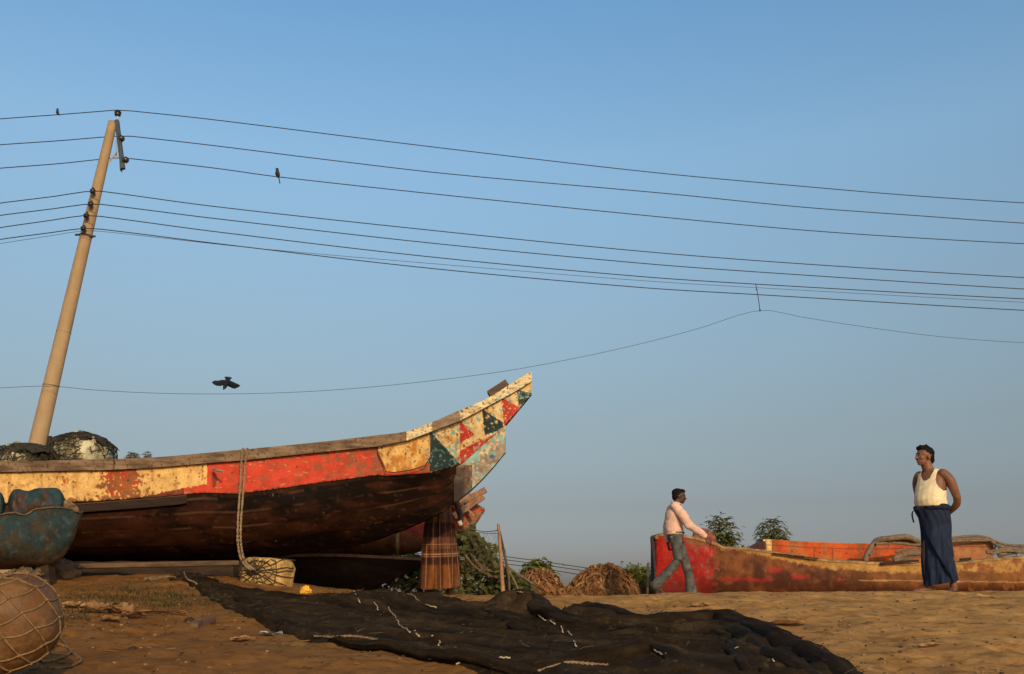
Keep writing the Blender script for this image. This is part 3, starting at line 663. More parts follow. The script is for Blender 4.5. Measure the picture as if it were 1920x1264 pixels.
q = MB(); twist_rope(q, [P(-30, 1060, 4.9), P(0, 1078, 4.75), P(30, 1092, 4.6), P(55, 1108, 4.5), P(78, 1128, 4.48)], .010, 2, .05, 5); q.build('rope_tail', M_cord2, fl, smooth=True)
def gpt(px, py, h=.01):
    p = gray(px, py); p.z = g(p.x, p.y) + h; return p
for i, pl in enumerate(([(88, 1262), (120, 1258), (147, 1246), (152, 1238), (140, 1228), (128, 1214), (118, 1200), (104, 1190)], [(60, 1236), (85, 1243), (110, 1238), (132, 1226), (128, 1214), (105, 1210), (70, 1222)], [(20, 1300), (45, 1268), (68, 1255), (72, 1240), (95, 1224)])):
    q = MB(); twist_rope(q, [gpt(*p) for p in pl], .0085, 2, .045, 5); o_ = q.build('tie_line', M_cord2, None, smooth=True)
    tag(o_, ['long pale cord loop reaching furthest right on the sand beside the amber float', 'smaller pale cord loop curling on the sand beside the amber float', 'short pale cord coming from under the amber float at bottom edge'][i], 'cord')
# ------------------------------------------------------------------ the big black net
TOP = [(318, 1082), (345, 1074), (372, 1075), (400, 1085), (430, 1098), (470, 1103), (520, 1110), (560, 1115), (620, 1112), (680, 1106), (760, 1107), (830, 1113), (880, 1128), (915, 1130), (935, 1122), (955, 1113), (975, 1110), (995, 1116), (1010, 1134), (1030, 1150), (1052, 1148), (1075, 1136), (1100, 1130), (1125, 1132), (1150, 1142), (1180, 1154), (1230, 1160), (1280, 1163), (1330, 1160), (1360, 1162), (1390, 1174), (1430, 1190), (1480, 1214), (1530, 1236), (1580, 1262), (1640, 1300)]
BOT = [(318, 1090), (345, 1094), (372, 1108), (400, 1130), (430, 1146), (480, 1165), (540, 1190), (600, 1204), (680, 1214), (740, 1226), (800, 1240), (860, 1252), (920, 1270), (1000, 1300), (1100, 1340), (1640, 1340)]
# creases of the spread net, as ridge lines in photo pixels: (points, height, half width)
CRE = [([(1000, 1146), (1060, 1168), (1130, 1180), (1210, 1184), (1290, 1180), (1360, 1178), (1410, 1196), (1480, 1232), (1560, 1268), (1620, 1300)], .085, .11),
       ([(1090, 1172), (1180, 1172), (1290, 1168), (1350, 1168), (1395, 1184), (1440, 1204), (1500, 1236), (1590, 1284)], .075, .09),
       ([(1150, 1200), (1230, 1194), (1300, 1190), (1345, 1192), (1380, 1206), (1400, 1226), (1440, 1262)], .06, .08), ([(1280, 1206), (1330, 1200), (1365, 1210), (1380, 1236)], .04, .06),
       ([(1010, 1258), (1080, 1250), (1160, 1240), (1225, 1234), (1270, 1252), (1290, 1290)], .085, .11), ([(1230, 1226), (1262, 1246), (1275, 1290)], .05, .07),
       ([(780, 1226), (860, 1226), (960, 1238), (1040, 1262), (1120, 1300)], .06, .10), ([(840, 1208), (900, 1204), (980, 1222), (1040, 1250), (1080, 1290)], .05, .09),
       ([(372, 1096), (400, 1108), (440, 1128), (520, 1166), (620, 1192), (740, 1214), (860, 1238)], .045, .10), ([(900, 1146), (950, 1164), (1000, 1196), (1080, 1222), (1180, 1228)], .05, .12),
       ([(450, 1112), (560, 1130), (680, 1136), (800, 1140), (900, 1156), (1000, 1176)], .035, .14), ([(1120, 1206), (1250, 1214), (1400, 1240), (1500, 1284)], .055, .10), ([(560, 1160), (680, 1174), (820, 1184), (930, 1200)], .03, .13),
       ([(342, 1084), (366, 1090), (400, 1098)], .05, .06), ([(945, 1148), (960, 1147), (978, 1147), (994, 1150)], .22, .13), ([(1072, 1158), (1100, 1156), (1128, 1160)], .12, .15)]
def segd(px, py, a_, b_):
    vx, vy = b_[0]-a_[0], b_[1]-a_[1]; t = max(0, min(1, ((px-a_[0])*vx + (py-a_[1])*vy) / (vx*vx + vy*vy + 1e-9))); return math.hypot(px-a_[0]-t*vx, (py-a_[1]-t*vy))
M_fray = mat('frayed_fibre', (1, 1, 1), .95, attr=True, spec=.05)
M_net = mat('black_fine_net', (.040, .029, .018), .95, var=(.6, .58, .55), vscale=6, bump=.008, bscale=70, var2=(.62, .6, .58), v2scale=45, attr=True, spec=.08, sheen=.0, detail=10)
net = thing('black_net', gray(800, 1170), 'huge spread of fine black fishing net crumpled over the sand in front of the boats', 'fishing net')
def net_col(x, y):
    u_ = x * .80 - y * .60; w_ = x * .60 + y * .80 + .12 * nz(x, y, 0, .7); f = fbm(u_ * .5, w_ * 5, 3, 1, 3); f2 = nz(u_ * 5, w_ * 22, 4, 1); k = .85 + .75 * f + .30 * f2  # light and dark streaks painted along the folds, imitating their shading
    c = (.045 * k, .028 * k, .014 * k); return mixc(c, (.15, .105, .055), .7 * sm(.45, .8, nz(x, y, 5, 30) + .4 * fbm(x, y, 9, 2, 2)))
q = MB(); rows = []; ncols = []
nxn, nyn = 640, 190
CREW = [([gray(*p_) for p_ in c_], hg_, wd_) for c_, hg_, wd_ in CRE]
xl = [318 + (1640 - 318) * i / nxn for i in range(nxn + 1)]
for i, x in enumerate(xl):
    tp = sinterp(TOP, x); bt_ = sinterp(BOT, x) + 2.0 * nz(x, 5, 0, .03) + .8 * nz(x, 7, 0, .12); row = []; crow = []
    rise = 9 + 7 * math.exp(-((x - 972) / 28) ** 2) + 3 * math.exp(-((x - 1100) / 40) ** 2)
    t0 = tp + rise; t0 = min(t0, bt_ - 4)
    G0, G1 = gray(x, t0), gray(x, bt_)
    near = [(cw, hgt, wd) for (c_, hgt, wd), (cw, _, _) in zip(CRE, CREW) if min(p[0] for p in c_) - 60 < x < max(p[0] for p in c_) + 60]
    for j in range(nyn + 1):
        v_ = j / nyn; p = G0.lerp(G1, v_); 
        d = p.y; py = 0
        edge = min(1, v_ / .02) ** .5 * min(1, (1 - v_) / .06) ** .6
        h = .018 + rise / 190 * d * .05 * math.exp(-(v_ / .06) ** 2); ridge = 0
        jx = p.x + .05 * nz(p.x, p.y, 3, .9) ; jy = p.y + .06 * nz(p.x, p.y, 8, 1.0)
        for cw, hgt, wd in near:
            dm = min(segd(jx, jy, cw[k], cw[k+1]) for k in range(len(cw) - 1))
            if dm < wd * 3: ridge = max(ridge, hgt * .45 * math.exp(-(dm / wd) ** 2))
        u_ = p.x * .80 - p.y * .60; w_ = p.x * .60 + p.y * .80; w_ += .12 * nz(p.x, p.y, 0, .7)     # folds run with the net
        fo = fbm(u_ * .35, w_ * 2.2, 2, 1.0, 2); fo2 = 1 - abs(nz(u_ * .35, w_ * 4.2, 4, 1.0)) * 3.2
        h += .032 * fo * (.35 + .65 * sm(380, 520, x)) * sm(.0, .16, v_) + .020 * max(0, fo2) * sm(0, .1, v_) + .006 * nz(u_ * .8, w_ * 11, 6, 1) + .0035 * nz(u_ * 1.6, w_ * 25, 6, 1) + ridge
        h += .001 * nz(p.x, p.y, 0, 28)
        z = g(p.x, p.y) + max(.006, h) * edge - .012 * (1 - edge); d -= edge * (.55 * ridge + .5 * max(0, .032 * fo + .020 * max(0, fo2)))
        if j == 0 or j == nyn: z = g(p.x, p.y) - .03
        row.append(Vector((p.x, d, z))); crow.append(net_col(p.x, p.y))
    rows.append(row); ncols.append(crow)
q.grid(rows, cols=ncols); q.build('net_cloth', M_net, net, smooth=True, colors=True)
def roll(pl, r, seed, flat=.72):
    """a rolled fold of netting lying along the spread"""
    cp = catmull([gray(*p_) for p_ in pl], 9); n = len(cp); R_, K_ = [], []
    for i, p in enumerate(cp):
        f = i / (n - 1); e_ = (max(.0, math.sin(math.pi * min(1, max(0, f * .94 + .03))))) ** .45; rr_ = r * e_ * (1 + .18 * nz(i * .11, seed)); t_ = (cp[min(i+1, n-1)] - cp[max(i-1, 0)]).normalized(); s_ = Vector((t_.y, -t_.x, 0)).normalized(); row = []; cr = []
        c_ = Vector((p.x, p.y, g(p.x, p.y) + .012 + rr_ * flat * .55))
        for k in range(26):
            a_ = 2 * math.pi * k / 26; w_ = 1 + .16 * nz(i * .05, k * .9, seed) + .10 * nz(i * .12, k * 2.1, seed + 5) + .05 * math.sin(a_ * 5 + i * .10 + seed)
            row.append(c_ + s_ * math.cos(a_) * rr_ * w_ * 1.15 + Vector((0, 0, math.sin(a_) * rr_ * flat * w_))); q_ = row[-1]; cr.append(tuple(v * (.75 + .5 * nz(i * .06, k * 1.3, seed + 3)) for v in net_col(q_.x, q_.y + k * .02)))
        R_.append(row); K_.append(cr)
    q = MB(); q.grid(R_, cols=K_, loop=True); q.f.append(tuple(range(26))[::-1]); q.f.append(tuple(range(len(q.v) - 26, len(q.v)))); q.build('net_fold', M_net, net, smooth=True, colors=True)
for i_, (pl_, r_) in enumerate([([(1004, 1148), (1060, 1168), (1130, 1178), (1210, 1182), (1290, 1178), (1350, 1174), (1400, 1188), (1460, 1216), (1530, 1248), (1600, 1287), (1650, 1320)], .088),
    ([(1150, 1186), (1240, 1192), (1320, 1188), (1372, 1196), (1410, 1218), (1450, 1242), (1520, 1277), (1580, 1310)], .062), ([(1270, 1208), (1320, 1201), (1358, 1205), (1378, 1224), (1384, 1246), (1410, 1272)], .042),
    ([(960, 1262), (1040, 1258), (1120, 1250), (1190, 1240), (1230, 1240), (1265, 1256), (1290, 1300)], .075), ([(1205, 1220), (1240, 1236), (1262, 1262), (1272, 1300)], .040),
    ([(620, 1204), (740, 1224), (860, 1246), (960, 1264), (1060, 1290)], .052), ([(840, 1212), (920, 1224), (990, 1242), (1060, 1264), (1120, 1290)], .045),
    ([(925, 1152), (945, 1140), (965, 1135), (985, 1139), (1004, 1150), (1040, 1166), (1100, 1182)], .10), ([(1050, 1160), (1080, 1150), (1110, 1148), (1150, 1158), (1210, 1170), (1290, 1172)], .060),
    ([(366, 1090), (400, 1106), (440, 1129), (500, 1160), (560, 1184), (640, 1202)], .045), ([(1000, 1200), (1100, 1210), (1200, 1212), (1320, 1224), (1400, 1250), (1470, 1290)], .038), ([(880, 1140), (930, 1162), (980, 1186), (1060, 1206), (1160, 1226)], .036)]): roll(pl_, r_, i_ * 3.7)
def netpt(px, v_, h=.012):
    i = int((px - 318) / (1640 - 318) * nxn); i = max(0, min(nxn, i)); f = v_ * nyn; j = int(f); j2 = min(j+1, nyn); return rows[i][j].lerp(rows[i][j2], f - j) + Vector((0, 0, h))
def netray(px, py, h=.008):
    """net surface point seen at a photo pixel"""
    best = None; i = max(0, min(nxn, int(round((px - 318) / (1640 - 318) * nxn))))
    for ii in range(max(0, i-1), min(nxn, i+1) + 1):
        for j in range(1, nyn):
            p = rows[ii][j]; zc = p.y*ct + p.z*st; X_ = 960 + F*p.x/zc; Y_ = 632 - F*(-p.y*st + p.z*ct)/zc; e_ = abs(X_-px) * .5 + abs(Y_-py)
            if best is None or e_ < best[0] - .01: best = (e_, p)
    return best[1] + Vector((0, -.004, h))
random.seed(31); q = MB()
for k in range(900):
    i = random.randint(2, nxn - 2); j = random.choice((random.randint(2, 8), random.randint(2, nyn - 3), random.randint(nyn - 14, nyn - 2))); p = rows[i][j] + Vector((0, 0, .004)); a_ = random.gauss(-.65, .8); l_ = random.uniform(.02, .10)
    pts = [p]
    for s_ in range(3): pts.append(pts[-1] + Vector((math.cos(a_) * l_ / 3, math.sin(a_) * l_ / 3, random.uniform(-.004, .014)))); a_ += random.gauss(0, .6)
    q.tube(pts, random.choice((.0008, .0012, .0018)), 3, random.choice(((.02, .014, .009), (.03, .02, .012), (.06, .042, .025), (.11, .08, .045))))
tag(q.build('frayed_threads', M_fray, net, colors=True), kind='stuff')
M_string = mat('pale_string', (.48, .36, .22), .9)
STR = [[(663, 1108), (668, 1116), (671, 1126), (676, 1132)], [(701, 1132), (706, 1138), (708, 1146)], [(728, 1140), (733, 1150), (740, 1156), (745, 1166), (750, 1175), (762, 1182), (768, 1188)], [(777, 1185), (783, 1194), (787, 1197)], [(808, 1195), (817, 1198), (823, 1206), (822, 1213)],
       [(762, 1114), (775, 1118), (785, 1128), (798, 1136), (818, 1140)], [(1009, 1153), (1014, 1160), (1022, 1166)], [(1030, 1166), (1040, 1172)], [(1052, 1172), (1053, 1180), (1056, 1188)], [(1064, 1186), (1072, 1194), (1077, 1206), (1081, 1214)], [(1220, 1215), (1232, 1224), (1245, 1230), (1250, 1228)],
       [(900, 1234), (925, 1238), (940, 1236), (956, 1236)], [(1436, 1216), (1446, 1228), (1450, 1244)], [(1368, 1224), (1386, 1216)], [(855, 1250), (885, 1240), (915, 1240), (945, 1248)]]
for s_ in STR:
    q = MB()
    pts = catmull([netray(*p) for p in s_], 5); pts = [p + Vector((.003 * math.sin(i * 1.3), 0, .003 * math.sin(i * 2.1))) for i, p in enumerate(pts)]; q.tube(pts, .0046, 5); q.build('loose_string', M_string, net, smooth=True)
for s_ in ([(345, 1074), (352, 1088), (364, 1094), (370, 1098), (366, 1106), (356, 1112)], [(590, 1196), (625, 1198), (660, 1196), (700, 1202), (750, 1215)], [(938, 1128), (950, 1118), (972, 1112), (990, 1117)], [(1008, 1262), (1060, 1247), (1100, 1248), (1140, 1252)]):
    q = MB(); twist_rope(q, [netray(*p, h=.010) for p in s_], .008, 2, .05, 4); q.build('edge_rope', M_rope, net, smooth=True)
# ------------------------------------------------------------------ people
M_skin = mat('brown_skin', (.20, .085, .045), .55, var=(.15, .062, .033), vscale=9, spec=.35, bump=.001, bscale=60)
M_skind = mat('dark_brown_skin', (.085, .038, .022), .55, var=(.06, .026, .016), vscale=9, spec=.35)
M_hair = mat('black_hair', (.007, .006, .006), .75, bump=.003, bscale=70, spec=.12)
M_eye = mat('eye_white', (.10, .07, .055), .6); M_iris = mat('dark_iris', (.01, .008, .006), .2)
class Fr:
    def __init__(s, o, fwd, up=(0, 0, 1)):
        s.o = Vector(o); s.u = Vector(up).normalized(); f = Vector(fwd); s.f = (f - s.u * f.dot(s.u)).normalized(); s.l = s.u.cross(s.f)
    def __call__(s, f, l, u): return s.o + s.f * f + s.l * l + s.u * u
    @property
    def M(s): return Matrix((s.f, s.l, s.u)).transposed()
def torso(q, fr, secs, n=20):
    """secs: (z, forward offset, half depth, half width[, lateral])"""
    rows = []
    for s_ in secs:
        z, fo, hd, hw = s_[:4]; la = s_[4] if len(s_) > 4 else 0
        rows.append([fr(fo + hd * math.cos(k*2*math.pi/n), la + hw * math.copysign(abs(math.sin(k*2*math.pi/n)) ** .85, math.sin(k*2*math.pi/n)), z) for k in range(n)])
    o_ = len(q.v); q.grid(rows, loop=True); q.f.append(tuple(range(o_, o_+n))[::-1]); q.f.append(tuple(range(len(q.v) - n, len(q.v))))
def head(q, fr, s=1.0):
    """fr.o is the skull centre; face looks along fr.f"""
    e = lambda c, r, lump=0: q.ell(fr(*[k*s for k in c]), [k*s for k in r], fr.M, 18, 12)
    e((-.012, 0, .03), (.098, .076, .090)); e((.030, 0, -.045), (.060, .054, .062)); e((.058, 0, -.085), (.026, .026, .020)); e((.045, 0, -.02), (.050, .058, .05))
    q.tube([fr(.083*s, 0, .018*s), fr(.104*s, 0, -.018*s), fr(.106*s, 0, -.027*s)], [.008*s, .012*s, .014*s], 8, round_=True)
    e((.094, .012, -.028), (.009, .009, .007)); e((.094, -.012, -.028), (.009, .009, .007))
    e((.084, 0, .032), (.012, .045, .009)); e((.088, 0, -.054), (.011, .022, .0065)); e((.085, 0, -.064), (.010, .020, .0065))
    for sg in (1, -1): e((-.008, .079*sg, -.005), (.018, .008, .030)); e((.058, .045*sg, -.022), (.022, .018, .018))
def eyes(fr, s, parent):
    for sg in (1, -1):
        q = MB(); q.ell(fr(.079*s, .030*s*sg, .008*s), (.0105*s,)*3, nu=10, nv=7); w_ = q.build('eye', M_eye, parent, smooth=True)
        q = MB(); q.ell(fr(.0895*s, .030*s*sg, .008*s), (.0035*s, .006*s, .006*s), fr.M, 8, 6); q.build('pupil', M_iris, w_, smooth=True)
def limb(q, pts, rs, n=14, sub=5):
    cp = catmull(pts, sub); rr = []
    for i in range(len(cp)):
        f = i / (len(cp)-1) * (len(rs)-1); k = min(int(f), len(rs)-2); rr.append(rs[k] + (rs[k+1]-rs[k]) * sm(0, 1, f-k))
    q.tube(cp, rr, n, round_=True)
def hand(q, w_, d, pn, side, curl=.5, s=1.0):
    """w_: wrist, d: along the palm, pn: palm normal (curl direction), side: thumb side sign"""
    d = Vector(d).normalized(); pn = Vector(pn); pn = (pn - d * pn.dot(d)).normalized(); x = d.cross(pn) * side; w_ = Vector(w_)
    q.tube([w_, w_ + d*.03*s, w_ + d*.085*s], [.026*s, .036*s, .038*s], 12, flat=[.75, .42, .36], ref=pn, round_=True)
    for k, (ln, off) in enumerate(((.068, .030), (.076, .011), (.070, -.009), (.055, -.028))):
        p = w_ + d*.082*s + x*off*s; a_ = curl * (.5 + .12*k); pts = [p]; r_ = [.0100*s]
        for j in range(3): 
            dd = d * math.cos(a_) + pn * math.sin(a_); p = p + dd * ln/3*s; pts.append(p); r_.append(.0098*s - .0010*s*j); a_ += curl * .8
        q.tube(pts, r_, 8, round_=True)
    p = w_ + d*.02*s + x*.022*s; dd = (d*.72 + x*.62 + pn*.25).normalized(); q.tube([p, p + dd*.035*s, p + dd*.058*s + d*.012*s, p + dd*.065*s + d*.036*s], [.016*s, .013*s, .011*s, .0092*s], 8, round_=True)
def foot(q, an, f, l, s=1.0, pitch=0):
    """an: ankle point; f: toe direction"""
    f = Vector(f).normalized(); u = Vector((0, 0, 1)); u = (u - f*u.dot(f)).normalized(); l = u.cross(f)
    q.tube([an - f*.045 - u*.045, an + f*.03 - u*.045, an + f*.10 - u*.055, an + f*.155 - u*.062], [.033, .036, .040, .036], 12, flat=[1, .95, .62, .40], ref=u, round_=True)
    q.tube([an + u*.03, an - u*.03], [.040, .043], 12, round_=True)
    for k in range(5): q.tube([an + f*(.15) + l*(.030 - .015*k) - u*.063, an + f*(.195 - .009*k) + l*(.034 - .0165*k) - u*.068], [.0115 - .0009*k, .0095 - .0007*k] if k else [.014, .013], 7, round_=True)
def skirt(name, fr, rings, M, parent, folds, colfn, n=220, nz_=110, wrap=None):
    """rings: (z, fo, lo, half depth, half width)"""
    q = MB(); rows, cols = [], []; zs = [r[0] for r in rings]; tabs = [[(-(r[0]), r[k]) for r in rings] for k in (1, 2, 3, 4)]
    for i in range(nz_ + 1):
        z = zs[0] + (zs[-1] - zs[0]) * i / nz_; fo, lo, hd, hw = [sinterp(t_, -z) for t_ in tabs]; row, cr = [], []
        v_ = i / nz_
        for k in range(n):
            th = 2*math.pi*k/n; a_ = folds(th, v_); row.append(fr(fo + (hd + a_)*math.cos(th), lo + (hw + a_)*math.sin(th), z + (wrap(th, v_) if wrap else 0))); cr.append(colfn(th, v_))
        rows.append(row); cols.append(cr)
    inner = [[fr.o + (p - fr.o) * 1 for p in rows[-1]]]
    base = fr(tabs[0][-1][1], tabs[1][-1][1], zs[-1])
    for kk, dz in ((.975, .004), (.80, .12), (.60, .3)):
        inner.append([base + (p - base)*kk + Vector((0, 0, dz)) for p in rows[-1]])
    q.grid(rows, cols=cols, loop=True); q.grid(inner, col=(.01, .01, .01), loop=True)
    return q.build(name, M, parent, smooth=True, colors=True)
M_fab = mat('woven_cotton', (1, 1, 1), .9, var=(.72, .72, .72), vscale=14, bump=.003, bscale=60, attr=True, spec=.1)
M_under = mat('off_white_knit', (.80, .66, .42), .9, var=(.70, .56, .34), vscale=12, bump=.003, bscale=30, spec=.1)
M_rub = mat('worn_rubber', (.06, .045, .04), .8, var=(.12, .09, .07), vscale=25)
# --- the man in the singlet and blue lungi
g1 = P(1768, 1108, 12.0); o1 = Vector((g1.x, 12.0, g0(g1.x, 12.0) + .012)); K = 1.0
man = thing('person', o1, 'man in off white singlet and long dark blue lungi, hands behind back, gazing left', 'person')
fr = Fr(o1, (-.80, -.60, 0)); hf = Fr(fr(.035, -.035, 1.580), (-.97, -.22, .12), up=(.10, .02, 1))
q = MB()
torso(q, fr, [(.80, -.01, .11, .155), (.90, .01, .125, .165), (.98, .04, .150, .168), (1.06, .055, .158, .165), (1.14, .038, .143, .166), (1.22, .01, .125, .175), (1.30, -.01, .115, .175), (1.36, -.02, .10, .155), (1.40, -.025, .08, .12), (1.43, -.02, .062, .08)])
limb(q, [fr(-.025, -.01, 1.38), fr(.0, -.03, 1.46), fr(.015, -.035, 1.53)], [.074, .066, .060])
head(q, hf, 1.04)
for sg in (1, -1):
    limb(q, [fr(-.02, .150*sg, 1.36), fr(-.05, .210*sg, 1.28), fr(-.11, .240*sg, 1.09)], [.066, .062, .046])
    limb(q, [fr(-.11, .240*sg, 1.09), fr(-.15, .205*sg, 1.01), fr(-.185, .085*sg, .925)], [.046, .042, .029])
    hand(q, fr(-.175, .09*sg, .93), fr.f*0 - fr.l*sg*.8 - fr.u*.6, fr.f, 1, .5)
for sg, fo in ((1, -.05), (-1, .10)):
    limb(q, [fr(0, .09*sg, .88), fr(.02+fo*.5, .10*sg, .48), fr(fo-.02, .10*sg, .28), fr(fo, .11*sg, .085)], [.085, .058, .056, .036])
    foot(q, fr(fo, .11*sg, .078), (fr.f + fr.l * sg * .35) if sg > 0 else (fr.f*.8 - fr.l*.6), sg)
body = blob('body', q, M_skin, man, .0065, 2)
eyes(hf, 1.04, man)
q = MB(); random.seed(3)
for (c_, r_) in (((-.03, 0, .06), (.098, .084, .080)), ((.035, 0, .100), (.062, .066, .036)), ((-.06, 0, .02), (.060, .076, .075)), ((.062, .0, .104), (.036, .052, .024)), ((-.09, 0, -.02), (.034, .055, .055))): q.ell(hf(*c_), r_, hf.M, 16, 10)
for k in range(14):
    a_ = random.uniform(-1.6, 1.6); q.ell(hf(-.03 + .085*math.cos(a_)*random.uniform(.6, 1), .06*math.sin(a_), .115 + random.uniform(0, .018)), (.022, .02, .016), hf.M, 8, 6)
blob('hair', q, M_hair, man, .006, 1, fn=lambda v: .006 * noise.noise(v * 60))
q = MB(); q.tube([hf(.100, -.022, -.042), hf(.110, -.008, -.040), hf(.110, .008, -.040), hf(.100, .022, -.042)], [.003, .0055, .0055, .003], 6); q.build('moustache', M_hair, man, smooth=True)
q = MB()
torso(q, fr, [(.972, .040, .160, .184), (.99, .050, .168, .186), (1.06, .062, .172, .182), (1.14, .045, .158, .182), (1.22, .018, .142, .188), (1.30, -.005, .130, .188), (1.36, -.018, .114, .168), (1.40, -.024, .095, .135), (1.425, -.02, .078, .098), (1.445, -.02, .06, .06)])
def armhole(c):
    p = c - o1; f_, l_, z_ = p.dot(fr.f), p.dot(fr.l), p.z
    if z_ > 1.13 and abs(l_) > .118 + .085 * max(0, (1.30 - z_) / .17) ** 1.6: return True
    return (f_ > -.01 and abs(l_) < .078 and z_ > 1.285 + .10 * (abs(l_) / .078) ** 2.2) or (f_ <= -.01 and abs(l_) < .078 and z_ > 1.39) or z_ > 1.435
blob('singlet', q, M_under, man, .0065, 3, fn=lambda v: .0065 * nz((v - o1).x * 5 + (v - o1).z * 9, (v - o1).z * 22 - (v-o1).x * 14, 3) + .003 * nz((v-o1).z * 30, (v-o1).x * 6, 2) * sm(1.1, .95, (v-o1).z), cut=armhole)
def fold1(th, v_):
    # th 0 = front; overlapping wrap falls from the right hip down to the left hem
    wr = th - (-.9 + 2.1 * v_); wr = (wr + math.pi) % (2*math.pi) - math.pi
    f = .016 * v_ * math.sin(5*th + 3*v_) + .007 * math.sin(11*th - 6*v_ + 1) * (.15 + v_) + .004 * math.sin(19*th + 9*v_) * v_
    f += .042 * sm(-.02, .05, wr) * (1 - sm(.1, 1.7, wr)) 
    f += .004 * math.sin(16 * (wr + v_)) * math.exp(-(v_ / .35) ** 2)
    return f
def colb(th, v_):
    c = (.022, .030, .060)
    if math.sin(v_ * 150) > .55: c = mixc(c, (.022, .034, .065), .55)
    if math.sin(th * 38) > .6: c = mixc(c, (.020, .032, .06), .5)
    return mixc(c, (.01, .015, .03), .4 * sm(0, .4, fbm(th * 3, v_ * 5, 0, 1, 3)))
lg = skirt('lungi', fr, [(.985, .025, 0, .160, .188), (.93, .02, 0, .156, .188), (.80, .0, 0, .142, .184), (.60, .01, -.005, .140, .178), (.35, .02, -.01, .146, .180), (.10, .03, -.015, .152, .182)], M_fab, man, fold1, colb, wrap=lambda th, v_: -.03 * v_ * math.cos(th + .6))
q = MB(); q.ell(fr(.185, -.10, .955), (.045, .05, .035), fr.M, lump=.5, ls=5); q.tube(catmull([fr(.19, -.10, .95), fr(.215, -.15, .925), fr(.20, -.17, .87), fr(.19, -.165, .80)], 4), [.03, .028, .022, .012] + [.010]*9, 8, flat=.5)
q.tube([fr(.03 + .168*math.cos(t*.25), .192*math.sin(t*.25), .968 + .008*math.sin(t*.5)) for t in range(26)], .017, 8, flat=2.0)
q.build('waist_roll', mat('lungi_cotton', (.013, .020, .045), .9, var=(.008, .012, .026), vscale=20, bump=.004, bscale=50), man, smooth=True)
for sg, fo in ((1, -.05), (-1, .10)):
    q = MB(); fd = (fr.f + fr.l * .35) if sg > 0 else (fr.f*.8 - fr.l*.6); fd.normalize(); an = fr(fo, .11*sg, 0)
    q.tube([an - fd*.065 + Vector((0, 0, .006)), an + fd*.05 + Vector((0, 0, .006)), an + fd*.15 + Vector((0, 0, .006)), an + fd*.205 + Vector((0, 0, .006))], [.036, .036, .048, .034], 12, flat=.16, ref=(0, 0, 1), round_=True)
    q.build('sandal', M_rub, man, smooth=True)
# --- the walking man in pink shirt and jeans
g2 = P(1272, 1117, 16.0); o2 = Vector((g2.x, 16.0, g0(g2.x, 16.0) + .01)); K = 1.0
wk = thing('person', o2, 'man in pale pink shirt and grey jeans striding right past the red boat', 'person')
M_pink = mat('pale_pink_cotton', (.72, .47, .37), .85, var=(.60, .38, .30), vscale=8, bump=.003, bscale=40, spec=.1)
M_jean = mat('washed_grey_denim', (.105, .100, .092), .9, var=(.045, .046, .047), vscale=7, bump=.003, bscale=90, var2=(.145, .14, .125), v2scale=6, spec=.1)
fr = Fr(o2, (1, -.10, 0)); hf = Fr(fr(.08, 0, 1.515), (1, -.05, -.16), up=(.12, 0, 1))
RL = lambda s_: [fr(.01, -.085*s_, .93)]
q = MB()
torso(q, fr, [(.86, 0, .11, .15), (.95, .0, .115, .155), (1.05, .0, .11, .15), (1.15, .0, .12, .16), (1.27, .005, .12, .18), (1.35, .01, .10, .17), (1.40, .015, .075, .12)])
limb(q, [fr(.015, 0, 1.36), fr(.035, 0, 1.42), fr(.055, 0, 1.47)], [.065, .058, .056]); head(q, hf, 1.0)
# near arm (his right) reaching forward and down
limb(q, [fr(.0, -.175, 1.345), fr(.12, -.215, 1.19), fr(.18, -.23, 1.07)], [.06, .05, .04]); limb(q, [fr(.18, -.23, 1.07), fr(.34, -.235, .94), fr(.46, -.23, .86)], [.041, .036, .026])
hand(q, fr(.455, -.23, .865), fr.f*.55 - fr.u*.83, -fr.f*.5 + fr.l*.6, -1, .45)
# far arm trailing
limb(q, [fr(.0, .175, 1.345), fr(-.08, .225, 1.18), fr(-.12, .235, 1.06)], [.06, .05, .04]); limb(q, [fr(-.12, .235, 1.06), fr(-.13, .225, .93), fr(-.12, .21, .80)], [.041, .036, .026])
hand(q, fr(-.12, .21, .80), -fr.u + fr.f*.1, fr.f, 1, .8)
# legs: front (his left, planted) and rear (right, trailing on the toe)
legF = [fr(.02, .09, .90), fr(.13, .09, .50), fr(.20, .095, .085)]; legR = [fr(.0, -.09, .90), fr(-.01, -.09, .50), fr(-.32, -.09, .17)]
limb(q, legF, [.085, .055, .038]); limb(q, legR, [.085, .055, .038])
foot(q, legF[-1], (1, -.05, .0), 1); foot(q, legR[-1] + Vector((0, 0, -.0)), (.78, -.05, -.55), 1)
blob('body', q, M_skind, wk, .0075, 2); eyes(hf, 1, wk)
q = MB()
for (c_, r_) in (((-.03, 0, .052), (.098, .083, .078)), ((.03, 0, .096), (.058, .066, .030)), ((-.062, 0, .0), (.056, .074, .075)), ((.055, .0, .088), (.034, .056, .022)), ((-.02, .0, .03), (.05, .080, .06))): q.ell(hf(*c_), r_, hf.M, 16, 10)
blob('hair', q, M_hair, wk, .0065, 1, fn=lambda v: .005 * noise.noise(v * 60))
q = MB()
torso(q, fr, [(.915, -.02, .138, .176), (.93, -.02, .146, .182), (.97, -.025, .154, .186), (1.05, -.03, .150, .178), (1.15, -.025, .148, .182), (1.27, -.01, .138, .192), (1.35, .0, .115, .180), (1.395, .01, .085, .13), (1.415, .018, .075, .09)])
limb(q, [fr(.0, -.165, 1.345), fr(.11, -.215, 1.195), fr(.18, -.23, 1.07)], [.080, .074, .070]); limb(q, [fr(.18, -.23, 1.07), fr(.33, -.235, .955), fr(.425, -.232, .885)], [.070, .062, .046])
